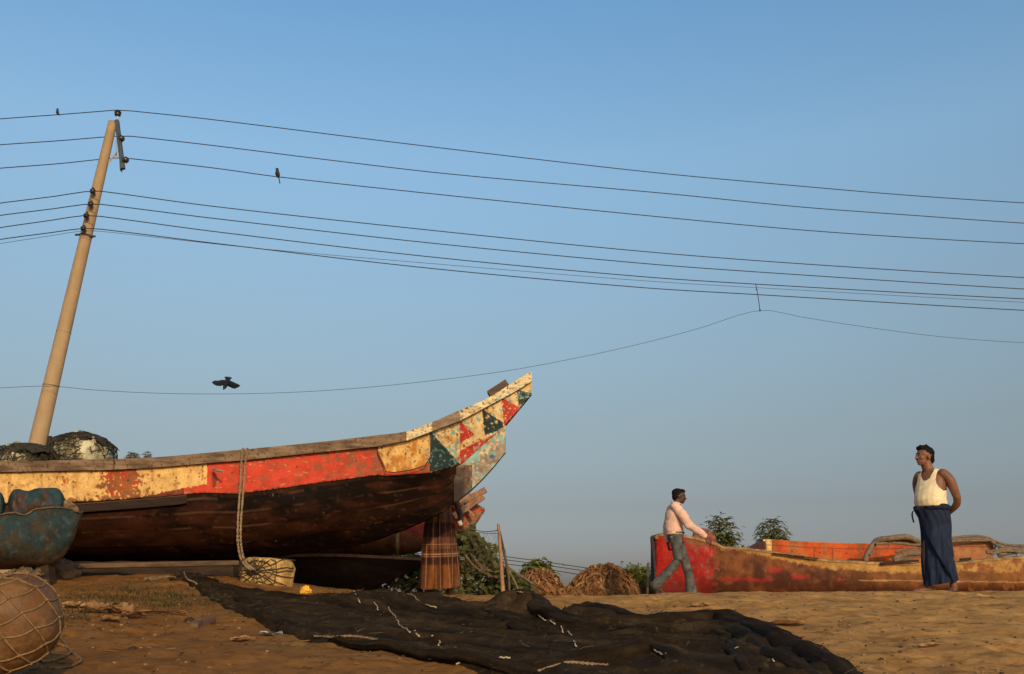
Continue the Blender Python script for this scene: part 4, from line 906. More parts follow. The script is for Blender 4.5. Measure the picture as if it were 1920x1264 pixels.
limb(q, [fr(.0, .165, 1.345), fr(-.08, .225, 1.18), fr(-.12, .235, 1.06)], [.078, .070, .064]); limb(q, [fr(-.12, .235, 1.06), fr(-.13, .225, .95), fr(-.122, .212, .85)], [.064, .058, .046])
def wrk(v):
    l = v - o2; return .011 * nz(l.x * 7 + l.z * 5, l.y * 3, l.z * 13) + .007 * nz(l.x * 20 - l.z * 14, l.y * 6, l.z * 20)
sh = blob('shirt', q, M_pink, wk, .0075, 2, fn=wrk)
q = MB(); q.tube([fr(.022 + .070*math.cos(t*.26), .066*math.sin(t*.26), 1.412 + .014*math.cos(t*.26+3)) for t in range(25)], .010, 7, flat=1.5); q.build('collar', M_pink, sh, smooth=True)
q = MB(); q.tube([fr(.407, -.232, .90), fr(.44, -.232, .874)], .040, 10); q.build('cuff', M_pink, sh, smooth=True)
q = MB(); q.tube([fr(-.122, .212, .86), fr(-.121, .211, .815)], .040, 10); q.build('cuff', M_pink, sh, smooth=True)
q = MB()
torso(q, fr, [(.80, .0, .112, .150), (.86, -.008, .126, .158), (.91, -.005, .124, .158), (.955, -.005, .120, .156)])
limb(q, [fr(.01, .085, .88), fr(.10, .09, .62), fr(.14, .09, .48), fr(.19, .095, .26), fr(.205, .095, .05)], [.096, .080, .067, .072, .088]); limb(q, [fr(-.01, -.085, .88), fr(.01, -.09, .66), fr(-.01, -.09, .50), fr(-.17, -.09, .32), fr(-.345, -.09, .145)], [.100, .084, .070, .072, .084])
def wrj(v):
    l = v - o2; return .007 * nz(l.x * 5 - l.z * 3, l.y * 3, l.z * 11 + l.x*6) + .006 * nz(l.x * 12, l.y * 5, l.z * 22) * sm(.5, .1, l.z)
jn = blob('jeans', q, M_jean, wk, .0075, 2, fn=wrj)
q = MB(); q.tube([fr(-.005 + .125*math.cos(t*.25), .160*math.sin(t*.25), .945) for t in range(27)], .019, 6, flat=1.1); blt = q.build('belt', M_rub, jn, smooth=True)
q = MB(); q.tube([fr(-.105, -.145, .875), fr(-.04, -.168, .872), fr(.0, -.170, .878)], .006, 5, flat=1.5); q.build('pocket', mat('pale_pocket_edge', (.40, .36, .27), .9), jn, smooth=True)
for an, fd in ((legF[-1], Vector((1, -.05, 0))), (legR[-1], Vector((.78, -.05, -.55)))):
    fd.normalize(); u = Vector((0, 0, 1)); u = (u - fd*u.dot(fd)).normalized(); q = MB()
    q.tube([an - fd*.07 - u*.078, an + fd*.05 - u*.078, an + fd*.15 - u*.078, an + fd*.205 - u*.076], [.036, .036, .046, .032], 12, flat=.22, ref=u, round_=True); q.tube([an + fd*.08 - u*.06 + u.cross(fd)*.045, an + fd*.08 - u*.012, an + fd*.08 - u*.06 - u.cross(fd)*.045], .012, 6, flat=.5); q.build('sandal', M_rub, wk, smooth=True)
# --- the person half hidden behind the bow, in a checked lungi
g3 = P(822, 1108, 12.0); o3 = Vector((g3.x, 11.95, g(g3.x, 11.95) + .0))
ck = thing('person', o3, 'person in brown checked lungi standing behind the prow, upper body hidden by the hull', 'person')
fr = Fr(o3, (.75, -.66, 0)); hf = Fr(fr(.03, 0, 1.52), (.75, -.6, -.1))
q = MB()
torso(q, fr, [(.82, 0, .11, .15), (.92, .0, .11, .15), (1.02, .0, .10, .145), (1.13, .0, .115, .16), (1.25, .0, .115, .175), (1.32, .0, .10, .16), (1.37, .0, .075, .11)])
limb(q, [fr(.0, 0, 1.34), fr(.015, 0, 1.41), fr(.02, 0, 1.47)], [.065, .055, .052]); head(q, hf, .98)
for sg in (1, -1):
    if sg > 0: limb(q, [fr(.0, .165, 1.32), fr(.03, .215, 1.16), fr(.06, .235, 1.05)], [.058, .05, .04]); limb(q, [fr(.06, .235, 1.05), fr(.13, .225, .92), fr(.16, .20, .83)], [.041, .036, .027]); hand(q, fr(.16, .20, .835), -fr.u + fr.f*.3, -fr.l, 1, .9)
    else: limb(q, [fr(.0, -.165, 1.32), fr(.0, -.21, 1.16), fr(.02, -.22, 1.06)], [.058, .05, .04]); limb(q, [fr(.02, -.22, 1.06), fr(.14, -.20, 1.05), fr(.25, -.12, 1.08)], [.041, .036, .027]); hand(q, fr(.25, -.12, 1.08), fr.f, fr.l, -1, .9)
for sg, fo in ((1, .08), (-1, -.04)):
    limb(q, [fr(0, .085*sg, .86), fr(.04, .09*sg, .48), fr(fo, .12*sg, .085)], [.085, .056, .036]); foot(q, fr(fo, .12*sg, .078), fr.f, 1)
blob('body', q, M_skind, ck, .0075, 2); eyes(hf, .98, ck)
q = MB(); q.ell(hf(-.03, 0, .05), (.098, .083, .08), hf.M); q.ell(hf(-.06, 0, 0), (.056, .074, .075), hf.M); blob('hair', q, M_hair, ck, .008, 1, fn=lambda v: .005 * noise.noise(v * 60))
def fold3(th, v_):
    return .020 * v_ * math.sin(4*th + 2*v_ + 1) + .014 * math.sin(9*th - 3*v_) * (.3 + v_) + .007 * math.sin(17*th + 4*v_) + .03 * math.exp(-((th - 4.9)/.25)**2) * v_
def colc(th, v_):
    base = (.17, .058, .017); pl = (.028, .011, .012)
    a_ = math.sin(th * 8 + .5); b1 = sm(.46, .50, v_) * (1 - sm(.66, .70, v_)) ; b0 = sm(.10, .13, v_) * (1 - sm(.30, .33, v_))
    c = mixc((.13, .055, .03), base, sm(.3, .8, v_)); c = mixc(c, pl, .85 * max(b1 if .58 < v_ or v_ < .5 else b1 * .3, b0))
    if a_ > .35: c = mixc(c, pl, .55)
    if abs(math.sin(th * 8 + 1.9)) < .10: c = mixc(c, (.45, .24, .12), .5)
    if abs(v_ - .54) < .008 or abs(v_ - .57) < .006 or abs(v_ - .41) < .006: c = mixc(c, (.50, .30, .16), .45)
    if v_ > .985: c = (.09, .03, .02)
    return c
skirt('lungi', fr, [(.93, .0, 0, .135, .17), (.80, .0, 0, .155, .20), (.55, .01, 0, .18, .225), (.30, .02, .0, .195, .24), (.10, .03, .0, .20, .25)], M_fab, ck, fold3, colc, wrap=lambda th, v_: .03 * v_ * math.cos(th - 2.0))
q = MB(); q.ell(P(863, 981, 11.8), (.028, .02, .03), lump=.7, ls=5, nu=14, nv=9); tag(q.build('white_rag', mat('white_cloth', (.6, .5, .4), .9, bump=.004, bscale=40), None, smooth=True), 'small pale cloth held in the hand beside the prow', 'cloth')
# ------------------------------------------------------------------ red boat behind the men
YR = 18.3
RSH = [(1222, 1007), (1238, 1004), (1262, 1004), (1290, 1007), (1320, 1014), (1345, 1022), (1360, 1027), (1406, 1030), (1440, 1035), (1489, 1043), (1540, 1050), (1600, 1054), (1700, 1058), (1790, 1056), (1850, 1050), (1920, 1045), (2200, 1025), (2600, 990)]
RKB = [(1222, 1108), (1230, 1128), (1260, 1136), (1500, 1136), (2200, 1136), (2400, 1120), (2600, 1060)]
RBT = [(1222, .07), (1232, .22), (1262, .40), (1330, .58), (1450, .72), (1700, .85), (2200, .7), (2600, .15)]
def red_c(x, y, t):
    n1 = fbm(x, y, 3, .03, 4); n2 = fbm(x, y, 9, .10, 4); n3 = nz(x, y, 4, .5)
    sh = sinterp(RSH, x)
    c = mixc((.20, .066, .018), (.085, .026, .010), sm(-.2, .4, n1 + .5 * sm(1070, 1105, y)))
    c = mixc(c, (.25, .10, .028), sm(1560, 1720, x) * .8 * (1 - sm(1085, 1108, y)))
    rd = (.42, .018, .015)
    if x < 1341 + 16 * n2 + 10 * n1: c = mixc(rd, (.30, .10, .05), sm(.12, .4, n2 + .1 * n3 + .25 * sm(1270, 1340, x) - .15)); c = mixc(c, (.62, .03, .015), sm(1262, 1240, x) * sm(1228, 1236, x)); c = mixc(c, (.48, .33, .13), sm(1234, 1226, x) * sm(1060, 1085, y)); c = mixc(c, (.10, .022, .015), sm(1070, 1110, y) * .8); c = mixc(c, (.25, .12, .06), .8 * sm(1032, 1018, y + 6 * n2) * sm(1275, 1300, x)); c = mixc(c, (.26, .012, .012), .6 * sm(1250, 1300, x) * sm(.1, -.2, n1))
    else:
        for (ax, ay, rx, ry) in ((1453, 1069, 14, 9), (1500, 1082, 18, 6), (1425, 1088, 26, 5), (1380, 1086, 40, 5), (1574, 1087, 5, 5)):
            c = mixc(c, (.45, .03, .025), .8 * sm(.15, 1.1, math.exp(-((x - ax)/rx)**2 - ((y - ay)/ry)**2) + .35 * n2))
    yl = 7 + 8 * sm(1400, 1560, x) + 10 * sm(1780, 1900, x)
    if x > 1345: c = mixc((.46, .25, .065), c, sm(-2, 2.5, (y - sh) - yl + 5 * n2 + 2 * n3 + (4 if 1345 < x < 1400 else 0)))
    if x > 1800: c = mixc(c, (.26, .10, .03), sm(.05, .3, fbm(x, y, 60, .06, 3)))
    if x > 1610 and abs(y - 1088 - (x - 1610) * .012) < 1.1: c = mixc(c, (.55, .36, .17), .6)
    if n3 > .76: c = mixc(c, (.4, .3, .16), .5)
    if x < 1226: c = (.04, .03, .045)
    return c
red = thing('red_wooden_boat', P(1600, 1115, YR), 'long low wooden boat with flaking red bow and brown hull behind the two men', 'boat')
q = MB(); rows, cols = [], []; mi = lambda p: Vector((p.x, 2*YR - p.y, p.z))
xr = [1222 + i * 1.3 for i in range(540)] + [1924 + i * 14 for i in range(49)]
for x in xr:
    s0 = sinterp(RSH, x) + .8 * nz(x, 0, 0, .06); k = sinterp(RKB, x); bb = max(.05, sinterp(RBT, x)); r_, c_ = [], []
    for j in range(64):
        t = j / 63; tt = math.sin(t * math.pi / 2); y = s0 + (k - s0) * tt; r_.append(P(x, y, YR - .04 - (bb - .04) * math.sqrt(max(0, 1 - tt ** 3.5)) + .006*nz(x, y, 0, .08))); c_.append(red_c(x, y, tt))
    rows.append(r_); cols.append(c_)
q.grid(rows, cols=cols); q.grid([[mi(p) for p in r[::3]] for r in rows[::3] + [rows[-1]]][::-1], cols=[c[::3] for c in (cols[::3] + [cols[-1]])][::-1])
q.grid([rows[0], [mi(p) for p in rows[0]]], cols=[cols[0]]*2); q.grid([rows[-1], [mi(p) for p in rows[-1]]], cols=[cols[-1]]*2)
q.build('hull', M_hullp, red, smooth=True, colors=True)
q = MB(); e = [r[0] for r in rows]
w0, c0_ = [], []
for i, p in enumerate(e):
    x = xr[i]; wd = .16 * sm(1350, 1420, x) + .03; n2 = nz(x, 0, 0, .08)
    if i % 3 == 0 or i == len(e)-1:
        w0.append([p + Vector((0, -.015, -.02)), p + Vector((0, -.015, .015)), p + Vector((0, wd * .5, .03 + .02 * n2)), p + Vector((0, wd, .015)), p + Vector((0, wd, -.03))]); cc_ = mixc((.44, .26, .10), (.28, .17, .08), sm(-.3, .3, n2)); c0_.append([cc_] * 5)
q.grid(w0, cols=c0_); q.grid([[mi(p) for p in r] for r in w0][::-1], cols=c0_[::-1]); q.build('gunwale', M_hullp, red, colors=True)
q = MB(); q.grid([[p.lerp(mi(p), k/6) + Vector((0, 0, .0 - .05 * math.sin(k/6*math.pi) + .01*nz(p.x*3, k))) for k in range(7)] for p in e[::4] + [e[-1]]], col=(.30, .19, .09)); q.build('deck', M_hullp, red, colors=True)
# raised bow block
def blk_c(x, y): return mixc(mixc((.17, .065, .04), (.32, .17, .09), nz(x, y, 2, .15) + .4), (.45, .03, .02), sm(.2, .4, nz(x, y, 5, .1)))
q = lumpbox(1296, 1346, [(1296, 1004), (1303, 992), (1312, 990), (1328, 993), (1340, 1002), (1346, 1014)], [(1296, 1026), (1346, 1030)], YR - .28, .22, blk_c, 30, 3); q.build('bow_block', M_hullp, red, smooth=True, colors=True)
q = lumpbox(1224, 1262, [(1224, 1007), (1232, 1002), (1240, 999), (1250, 1001), (1262, 1004)], [(1224, 1012), (1262, 1012)], YR - .1, .14, lambda x, y: mixc((.20, .11, .06), (.40, .20, .10), nz(x, y, 2, .2) + .5), 20, 8); q.build('stem_cap', M_hullp, red, smooth=True, colors=True)
q = MB(); q.beam(P(1222.5, 1007, YR - .1), P(1232, 1122, YR - .1), .16, .05, up=(1, 0, 0), seg=8, jit=.004, col=(.045, .035, .05)); q.build('stem_post', M_hullp, red, colors=True)
q = MB(); q.beam(P(1412, 1032, YR - .3), P(1430, 1022, YR + .2), .12, .14, col=(.10, .04, .03)); q.build('thwart_end', M_hullp, red, colors=True)
for sp_ in ([(1449, 1037, YR - .78), (1534, 1048, YR - .86), .05, .014], [(1490, 1042, YR - .80), (1508, 1044.5, YR - .84), .07, .022], [(1652, 1057, YR - .90), (1722, 1051, YR - .90), .05, .04], [(1800, 1049, YR - .9), (1820, 1048, YR - .9), .05, .04]):
    q = MB(); q.beam(P(*sp_[0]), P(*sp_[1]), sp_[2], sp_[3], col=(.025, .015, .01), seg=4, jit=.004); q.build('loose_batten', M_hullp, red, colors=True)
# orange bulwark on the far side
q = MB(); rows, cols = [], []
OT = [(1431, 1011), (1450, 1011.5), (1500, 1015), (1550, 1017), (1600, 1018.5), (1680, 1018), (1760, 1015), (1800, 1014), (1863, 1015)]
def or_c(x, y, t):
    n2 = fbm(x, y, 5, .1, 4); c = mixc((.56, .088, .012), (.40, .12, .032), sm(.0, .5, n2 + .5 * sm(1045, 1030, y) * 0 + .4 * sm(.75, 1, t) + .35 * sm(1700, 1800, x)))
    if x > 1700: c = mixc(c, (.42, .19, .08), sm(1755, 1800, x) * .75)
    if x < 1448: c = mixc((.72, .48, .18), (.45, .25, .1), sm(.2, .5, n2))
    if abs(t - .42) < .02 or (t > .42 and abs(x - 1527) < .6) or (t > .42 and abs(x - 1561) < .7) or abs(x - 1448) < .6: c = mixc(c, (.10, .03, .01), .75)
    if t < .05: c = mixc(c, (.45, .25, .12), .7)
    for hx in (1485, 1537, 1588, 1849): 
        if math.hypot(x - hx, (t - .72) * 22) < 1.4: c = (.03, .01, .005)
    return c
for i in range(200):
    x = 1431 + 432 * i / 199; a_ = sinterp(OT, x); b_ = a_ + 40; r_, c_ = [], []
    for j in range(27): t = j/26; r_.append(P(x, a_ + (b_ - a_)*t, YR + .50)); c_.append(or_c(x, a_, t * 40 / 26))
    rows.append([r_[0] + Vector((0, .045, 0))] + r_ + [r_[-1] + Vector((0, .045, 0))]); cols.append([c_[0]] + c_ + [c_[-1]])
q.grid(rows, cols=cols); q.grid([[r[0], r[-1]] for r in rows][::-1], col=(.3, .1, .03))
for r in (rows[0], rows[-1]): q.grid([r, [p + Vector((0, .044, 0)) for p in r]], col=(.6, .38, .14))
q.build('bulwark', M_hullp, red, colors=True)
M_hose = mat('grey_brown_heavy_rope', (.22, .155, .10), .9, var=(.11, .075, .05), vscale=25, bump=.006, bscale=60)
def ropes(label, lst, seed):
    random.seed(seed); t = thing('rope_heap', P(lst[0][1][0][0], 1050, YR - .3), label, 'rope', 'heavy ropes heaped on the red boat')
    for r_, pl, d in lst:
        q = MB(); pts = catmull([P(px, py, d - .02 * random.random() + .05 * math.sin(k)) for k, (px, py) in enumerate(pl)], 8); q.tube(pts, [r_ * (1 + .1 * nz(i * .4, seed)) for i in range(len(pts))], 9, round_=True); q.build('heavy_rope', M_hose, t, smooth=True)
ropes('thick grey ropes arched over the orange bulwark left of the man in the singlet', [
    (.052, [(1623, 1050), (1630, 1032), (1640, 1018), (1650, 1012), (1668, 1010), (1690, 1007), (1705, 1008), (1720, 1015), (1735, 1024)], YR - .35),
    (.030, [(1650, 1016), (1672, 1013), (1696, 1012), (1716, 1020), (1735, 1030)], YR - .30), (.026, [(1644, 1020), (1665, 1018), (1690, 1019), (1712, 1022), (1740, 1020)], YR - .38),
    (.024, [(1650, 1018), (1690, 1016), (1720, 1012)], YR - .2), (.014, [(1632, 1040), (1655, 1029), (1678, 1015)], YR - .42), (.022, [(1680, 1035), (1700, 1029), (1725, 1028), (1745, 1030)], YR - .4),
    (.055, [(1678, 1048), (1690, 1042), (1705, 1038), (1728, 1038), (1750, 1040)], YR - .4), (.018, [(1678, 1052), (1700, 1047), (1730, 1044), (1750, 1044)], YR - .5)], 2)
ropes('thick grey ropes trailing over the bulwark end right of the man in the singlet', [
    (.024, [(1770, 1010), (1800, 1007), (1825, 1005), (1850, 1008), (1868, 1016), (1890, 1022), (1925, 1023), (1990, 1020)], YR + .45),
    (.030, [(1770, 1014), (1800, 1012), (1830, 1010), (1855, 1013), (1872, 1024), (1895, 1028), (1930, 1028), (1990, 1026)], YR + .4), (.022, [(1780, 1016), (1820, 1014), (1850, 1014)], YR + .35),
    (.034, [(1852, 1036), (1878, 1031), (1905, 1030), (1935, 1028), (1980, 1030)], YR - .3), (.042, [(1874, 1040), (1895, 1036), (1915, 1033), (1960, 1027)], YR - .45), (.026, [(1858, 1038), (1890, 1033), (1920, 1036), (1960, 1038)], YR - .5),
    (.010, [(1874, 1038), (1880, 1043), (1883, 1049)], YR - .75), (.010, [(1906, 1038), (1905, 1046)], YR - .75), (.016, [(1862, 1014), (1866, 1024), (1862, 1034)], YR + .4)], 3)
# ------------------------------------------------------------------ pole
M_conc = mat('tan_concrete', (.40, .275, .155), .85, var=(.32, .215, .118), vscale=3, bump=.004, bscale=30, var2=(.36, .24, .13), v2scale=7, stretch=(1, 1, .35))
M_steel = mat('dark_galvanised_steel', (.035, .045, .05), .5, var=(.06, .065, .07), vscale=10, spec=.5); M_porc = mat('brown_porcelain', (.035, .022, .018), .25, spec=.5)
PB = P(70, 833, 18.0); PT = P(211.5, 229, 18.0); dr_ = (PT - PB); PB2 = PB - dr_ * ((PB.z + .3) / dr_.z)
pole = thing('utility_pole', (PB2.x, PB2.y, .1), 'tall leaning tan concrete utility pole carrying eight wires at the left', 'utility pole')
q = MB(); pts = [PB2.lerp(PT, k/40) for k in range(41)]; q.tube(pts, [.185 + (.085 - .185)*k/40 for k in range(41)], 28); q.build('shaft', M_conc, pole, smooth=True)
def pring(py, r0=.012, dr=.01, M=M_steel, name='steel_band'):
    t_ = None
    for k in range(400):
        p = PB2.lerp(PT, k/400); zc = p.y*ct + p.z*st
        if 632 - F*(-p.y*st + p.z*ct)/zc <= py: t_ = k/400; break
    p = PB2.lerp(PT, t_); r_ = .185 - .10*t_ + dr; ax = dr_.normalized(); u = ax.orthogonal().normalized(); v_ = ax.cross(u)
    q = MB(); q.tube([p + u*math.cos(a_*.25)*r_ + v_*math.sin(a_*.25)*r_ for a_ in range(26)], r0, 6)
    return q, p, r_
q, p, r_ = pring(443, .014, .006); q.tube([p + Vector((-r_ - .07, -.03, .01)), p + Vector((-r_+.02, -.03, .01))], .022, 7, round_=True); q.tube([p + Vector((r_ - .02, -.05, -.02)), p + Vector((r_ + .07, -.05, -.03))], .022, 7, round_=True); q.build('steel_band', M_steel, pole, smooth=True)
q, p, r_ = pring(725, .006, .002); q.build('wire_band', M_steel, pole, smooth=True)
q, p, r_ = pring(625, .004, .001); q.build('wire_band', M_conc, pole, smooth=True)
q = MB(); q.beam(P(219, 226, 17.80), P(230.5, 317, 17.70), .075, .07, up=(0, -1, 0)); q.beam(P(223.5, 250, 17.75), P(227.0, 321, 17.72), .012, .10, up=(0, -1, 0)); q.build('crossarm', M_steel, pole)
q = MB(); q.beam(P(219, 283, 17.8), P(204, 305, 17.88), .03, .012, up=(0, -1, 0)); q.beam(P(217, 262, 17.8), P(218, 300, 17.9), .02, .01, up=(0, -1, 0)); q.build('brace', mat('pale_zinc_strip', (.45, .38, .33), .5), pole)
def insul(px, py, d, s, ax):
    c = P(px, py, d); ax = Vector(ax).normalized(); q = MB(); prof = [(-.06, .02), (-.055, .05), (-.035, .062), (-.02, .045), (-.005, .06), (.01, .068), (.03, .05), (.045, .045), (.055, .03), (.06, .012)]
    q.tube([c + ax*z*s for z, r_ in prof], [r_*s for z, r_ in prof], 14); q.build('insulator', M_porc, pole, smooth=True)
insul(221, 212, 17.8, 1.05, (0, 0, 1)); insul(227.5, 260, 17.75, 1.05, (1, 0, .1)); insul(235.5, 300, 17.7, 1.05, (1, 0, .1))
q = MB(); q.tube([P(220.5, 225, 17.8), P(221, 214, 17.8)], .016, 6); q.build('insulator_pin', mat('pale_pin', (.5, .42, .38), .5), pole)
for px, py in ((174, 358), (170, 382), (162, 404), (156.5, 428)): 
    insul(px, py, 17.80, .85, (0, .1, 1)); q = MB(); q.beam(P(px + 1, py + 7, 17.82), P(px + 1.5, py - 6, 17.82), .018, .09, up=(0, -1, 0)); q.build('insulator_bracket', M_steel, pole)
# ------------------------------------------------------------------ wires
M_wire = mat('dark_wire', (.03, .028, .028), .6)
def wd(px): return 17.72 + max(0, px - 230) * .00152
def wire(pl, r_, label, cat='wire', name='power_wire', depth=wd, sag=None):
    lo = [(x, y) for x, y in pl if x <= 240]; s0 = (pl[0][1] - pl[1][1]) / (pl[0][0] - pl[1][0]); s1 = (pl[-1][1] - pl[-2][1]) / (pl[-1][0] - pl[-2][0])
    pl = [(-600, pl[0][1] - s0*600*1.15)] + pl + [(2900, pl[-1][1] + s1*980*.85)]
    pts = [P(x, sinterp(pl, x), depth(x)) for x in [-600 + i*29.17 for i in range(121)]]
    q = MB(); q.tube(pts, r_, 5); o_ = q.build(name, M_wire, None, smooth=True); tag(o_, label, cat, 'wires strung from the pole'); return o_
wire([(0, 223), (110, 215), (180, 209.5), (221, 206.5), (260, 209.5), (400, 224.5), (700, 262), (1000, 298), (1250, 326), (1500, 349), (1700, 366), (1920, 380.5)], .0095, 'topmost wire, over the insulator on top of the pole')
W2 = [(0, 271.5), (110, 264), (195, 257), (230, 255), (250, 256), (400, 273), (600, 298), (840, 326), (1250, 363), (1500, 388), (1700, 403), (1920, 418.5)]
wdb = lambda px: wd(px) + (.5 * sm(236, 222, px) * sm(150, 190, px))
wire(W2, .0095, 'second wire from the top, at the upper insulator of the steel crossarm', depth=wdb)
W3 = [(0, 315.5), (110, 307), (186, 299), (222, 296), (240, 297), (400, 315), (520, 331.5), (840, 366.5), (1250, 408), (1500, 431), (1700, 445), (1920, 457)]
wire(W3, .0095, 'third wire from the top with a bird perched right of the pole', depth=wdb)
wire([(0, 381), (100, 368.5), (173, 358), (200, 360), (400, 387), (800, 431), (1200, 471), (1500, 494.5), (1920, 520.5)], .0095, 'fourth wire from the top, at the highest of the four insulators on the shaft')
wire([(0, 404), (100, 391.5), (168, 382.5), (200, 384.5), (400, 409.5), (800, 455), (1200, 493.5), (1420, 510), (1920, 542)], .0095, 'fifth wire from the top, at the second insulator on the shaft')
wire([(0, 427), (90, 414), (160, 404), (190, 406), (400, 434), (800, 481), (1200, 518.5), (1420, 533), (1920, 560.5)], .0095, 'sixth wire from the top, at the third insulator on the shaft')
wire([(0, 449), (90, 437), (155, 428.5), (190, 430), (400, 456), (800, 502.5), (1200, 539), (1420, 552.5), (1920, 582)], .0095, 'lowest thick wire, at the fourth insulator on the shaft')
wire([(0, 457), (90, 443), (155, 433), (190, 434), (480, 465.5), (800, 493.5), (1200, 526), (1420, 539.5), (1920, 567)], .0045, 'thin wire just below the fourth insulator, weaving between the two lowest thick wires')
wire([(0, 727.5), (95, 724), (170, 731), (300, 737.5), (450, 738.5), (600, 733), (760, 719.5), (940, 697), (1070, 673.5), (1200, 645), (1310, 616), (1425, 582), (1500, 594), (1600, 610), (1760, 631), (1920, 643)], .0042, 'thin slack line dipping behind the prow and rising to a knot at right', name='slack_line')
q = MB(); q.tube([P(1417, 533, wd(1417)), P(1419, 541, wd(1419)), P(1422, 560, wd(1420)), P(1425, 582, wd(1425))], .008, 5); q.ell(P(1425, 582, wd(1425)), (.02, .02, .02), nu=8, nv=6); q.ell(P(1418.5, 543, wd(1420)), (.018, .018, .014), nu=8, nv=6); tag(q.build('drop_line', M_wire, None, smooth=True), 'short line hanging from the power wires that holds the slack line up', 'wire')
for k, (a_, b_, c__) in enumerate(((1040, 1053, 1068), (1046, 1059, 1074), (1054, 1066, 1083))):
    q = MB(); q.tube([P(x, y, 60) for x, y in ((700, a_ - 26), (920, a_), (1010, b_ - 1), (1120, c__), (1250, c__ + 14))], .024, 5); tag(q.build('distant_wire', M_wire, None), ['uppermost of three faint distant wires above the straw heaps', 'middle of three faint distant wires above the straw heaps', 'lowest of three faint distant wires above the straw heaps'][k], 'wire', 'distant wires')
# ------------------------------------------------------------------ birds
M_bird = mat('black_feathers', (.014, .016, .02), .6, bump=.003, bscale=60, spec=.3)
def perched(px, py, d, s, face, label, tail):
    c = P(px, py, d); t = thing('bird', c, label, 'bird', 'black birds perched on the wires'); fr = Fr(c + Vector((0, 0, 0)), (face, -.55, 0)); q = MB()
    limb(q, [fr(-.02*s, 0, .02*s), fr(.015*s, 0, .09*s), fr(.02*s, 0, .16*s), fr(.02*s, 0, .20*s)], [.040*s, .058*s, .045*s, .036*s]); q.ell(fr(.025*s, 0, .225*s), (.042*s, .036*s, .038*s), fr.M)
    q.tube([fr(.05*s, 0, .225*s), fr(.085*s, 0, .213*s), fr(.10*s, 0, .205*s)], [.014*s, .009*s, .003*s], 7)
    if tail: q.tube([fr(-.02*s, 0, .03*s), fr(-.05*s, 0, -.05*s), fr(-.075*s, 0, -.15*s)], [.032*s, .024*s, .028*s], 8, flat=.35, round_=True)
    else: q.tube([fr(-.02*s, 0, .05*s), fr(-.05*s, 0, .0), fr(-.07*s, 0, -.03*s)], [.03*s, .022*s, .018*s], 8, flat=.35, round_=True)
    for sg in (1, -1): q.tube([fr(-.0*s, .015*s*sg, .04*s), fr(.012*s, .015*s*sg, -.004)], .006*s, 5, round_=True)
    blob('body', q, M_bird, t, .006 * s, 1)
    for sg in (1, -1):
        q = MB(); q.ell(fr(-.012*s, .046*s*sg, .085*s), (.026*s, .014*s, .085*s), fr.M @ Matrix.Rotation(.25, 3, 'Y')); q.build('wing', M_bird, t, smooth=True)
perched(108, 215, wd(108), .50, -.9, 'small black bird perched on the topmost wire left of the pole', False)
perched(520.5, 332, wd(520), .72, -.7, 'black long tailed bird perched on the third wire right of the pole', True)
c = P(424, 718, 15.0); t = thing('bird', c, 'black crow flying with spread wings above the yellow side of the boat', 'bird'); q = MB()
V_ = lambda px, py, d=15.0: P(px, py, d)
limb(q, [V_(418.5, 731, 14.8), V_(421.5, 725.5, 14.85), V_(424, 719, 15.0), V_(427, 713, 15.1), V_(428.5, 710, 15.15)], [.006, .028, .045, .040, .02]); blob('body', q, M_bird, t, .007, 1)
def flat_poly(pl, d0, slope, th, name, cmb=0):
    q = MB(); n = len(pl); a_ = [V_(x, y, d0 + slope * (x - 424)) for x, y in pl]; cen = sum(a_, Vector()) / n; tp = [cen + (p - cen) for p in a_]
    up = Vector((0, -th, th)); q.v = [cen + up] + tp + [cen - up]; q.c = [(1,1,1)] * (n + 2)
    for k in range(n): q.f.append((0, 1 + k, 1 + (k+1) % n)); q.f.append((n + 1, 1 + (k+1) % n, 1 + k))
    return q.build(name, M_bird, t)
flat_poly([(422, 712.5), (416, 712.2), (409, 713.6), (402, 713.6), (398.5, 715.5), (396.8, 717), (398.5, 718.4), (399.2, 720), (401, 720.6), (402.5, 722.4), (405, 722.6), (407, 724), (410, 723.6), (413, 724.4), (416, 723), (419, 723), (423, 722.5)], 15.0, .008, .012, 'wing')
flat_poly([(427, 714.5), (432, 714), (437, 715.8), (441, 718), (446, 719.8), (449, 721.8), (450.5, 723.5), (449, 725.2), (446.5, 726), (445.5, 727.6), (442.5, 727.6), (441, 729.2), (438, 728.6), (435, 728), (431, 726), (427, 724), (424, 722)], 15.0, -.008, .012, 'wing')
flat_poly([(425, 714), (421.5, 709), (420.6, 707), (424, 706), (429, 706.6), (432.5, 706.8), (435.5, 709), (433, 711), (430, 712.8), (427.5, 714.5)], 15.1, .0, .010, 'tail')
# ------------------------------------------------------------------ vegetation
M_leafA = mat('mid_green_leaves', (.24, .24, .06), .6, var=(.09, .11, .03), vscale=2.5, var2=(.16, .14, .04), v2scale=7, trans=.3)
M_leafB = mat('hazy_green_leaves', (.13, .16, .085), .7, var=(.085, .105, .06), vscale=2, var2=(.20, .18, .10), v2scale=6, trans=.3)
M_leafC = mat('broad_vine_leaves', (.11, .12, .028), .6, var=(.04, .048, .014), vscale=3, var2=(.15, .13, .04), v2scale=9, trans=.25)
M_leafD = mat('grey_far_leaves', (.48, .49, .44), .8, var=(.34, .36, .32), vscale=1, trans=.2)  # pale grey leaf colour stands in for distance haze
M_bark = mat('grey_brown_bark', (.13, .09, .055), .9, var=(.07, .05, .03), vscale=8, bump=.01, bscale=20)
def ground_at(px, d): x = P(px, 1129, d).x; return Vector((x, d, g0(x, d)))
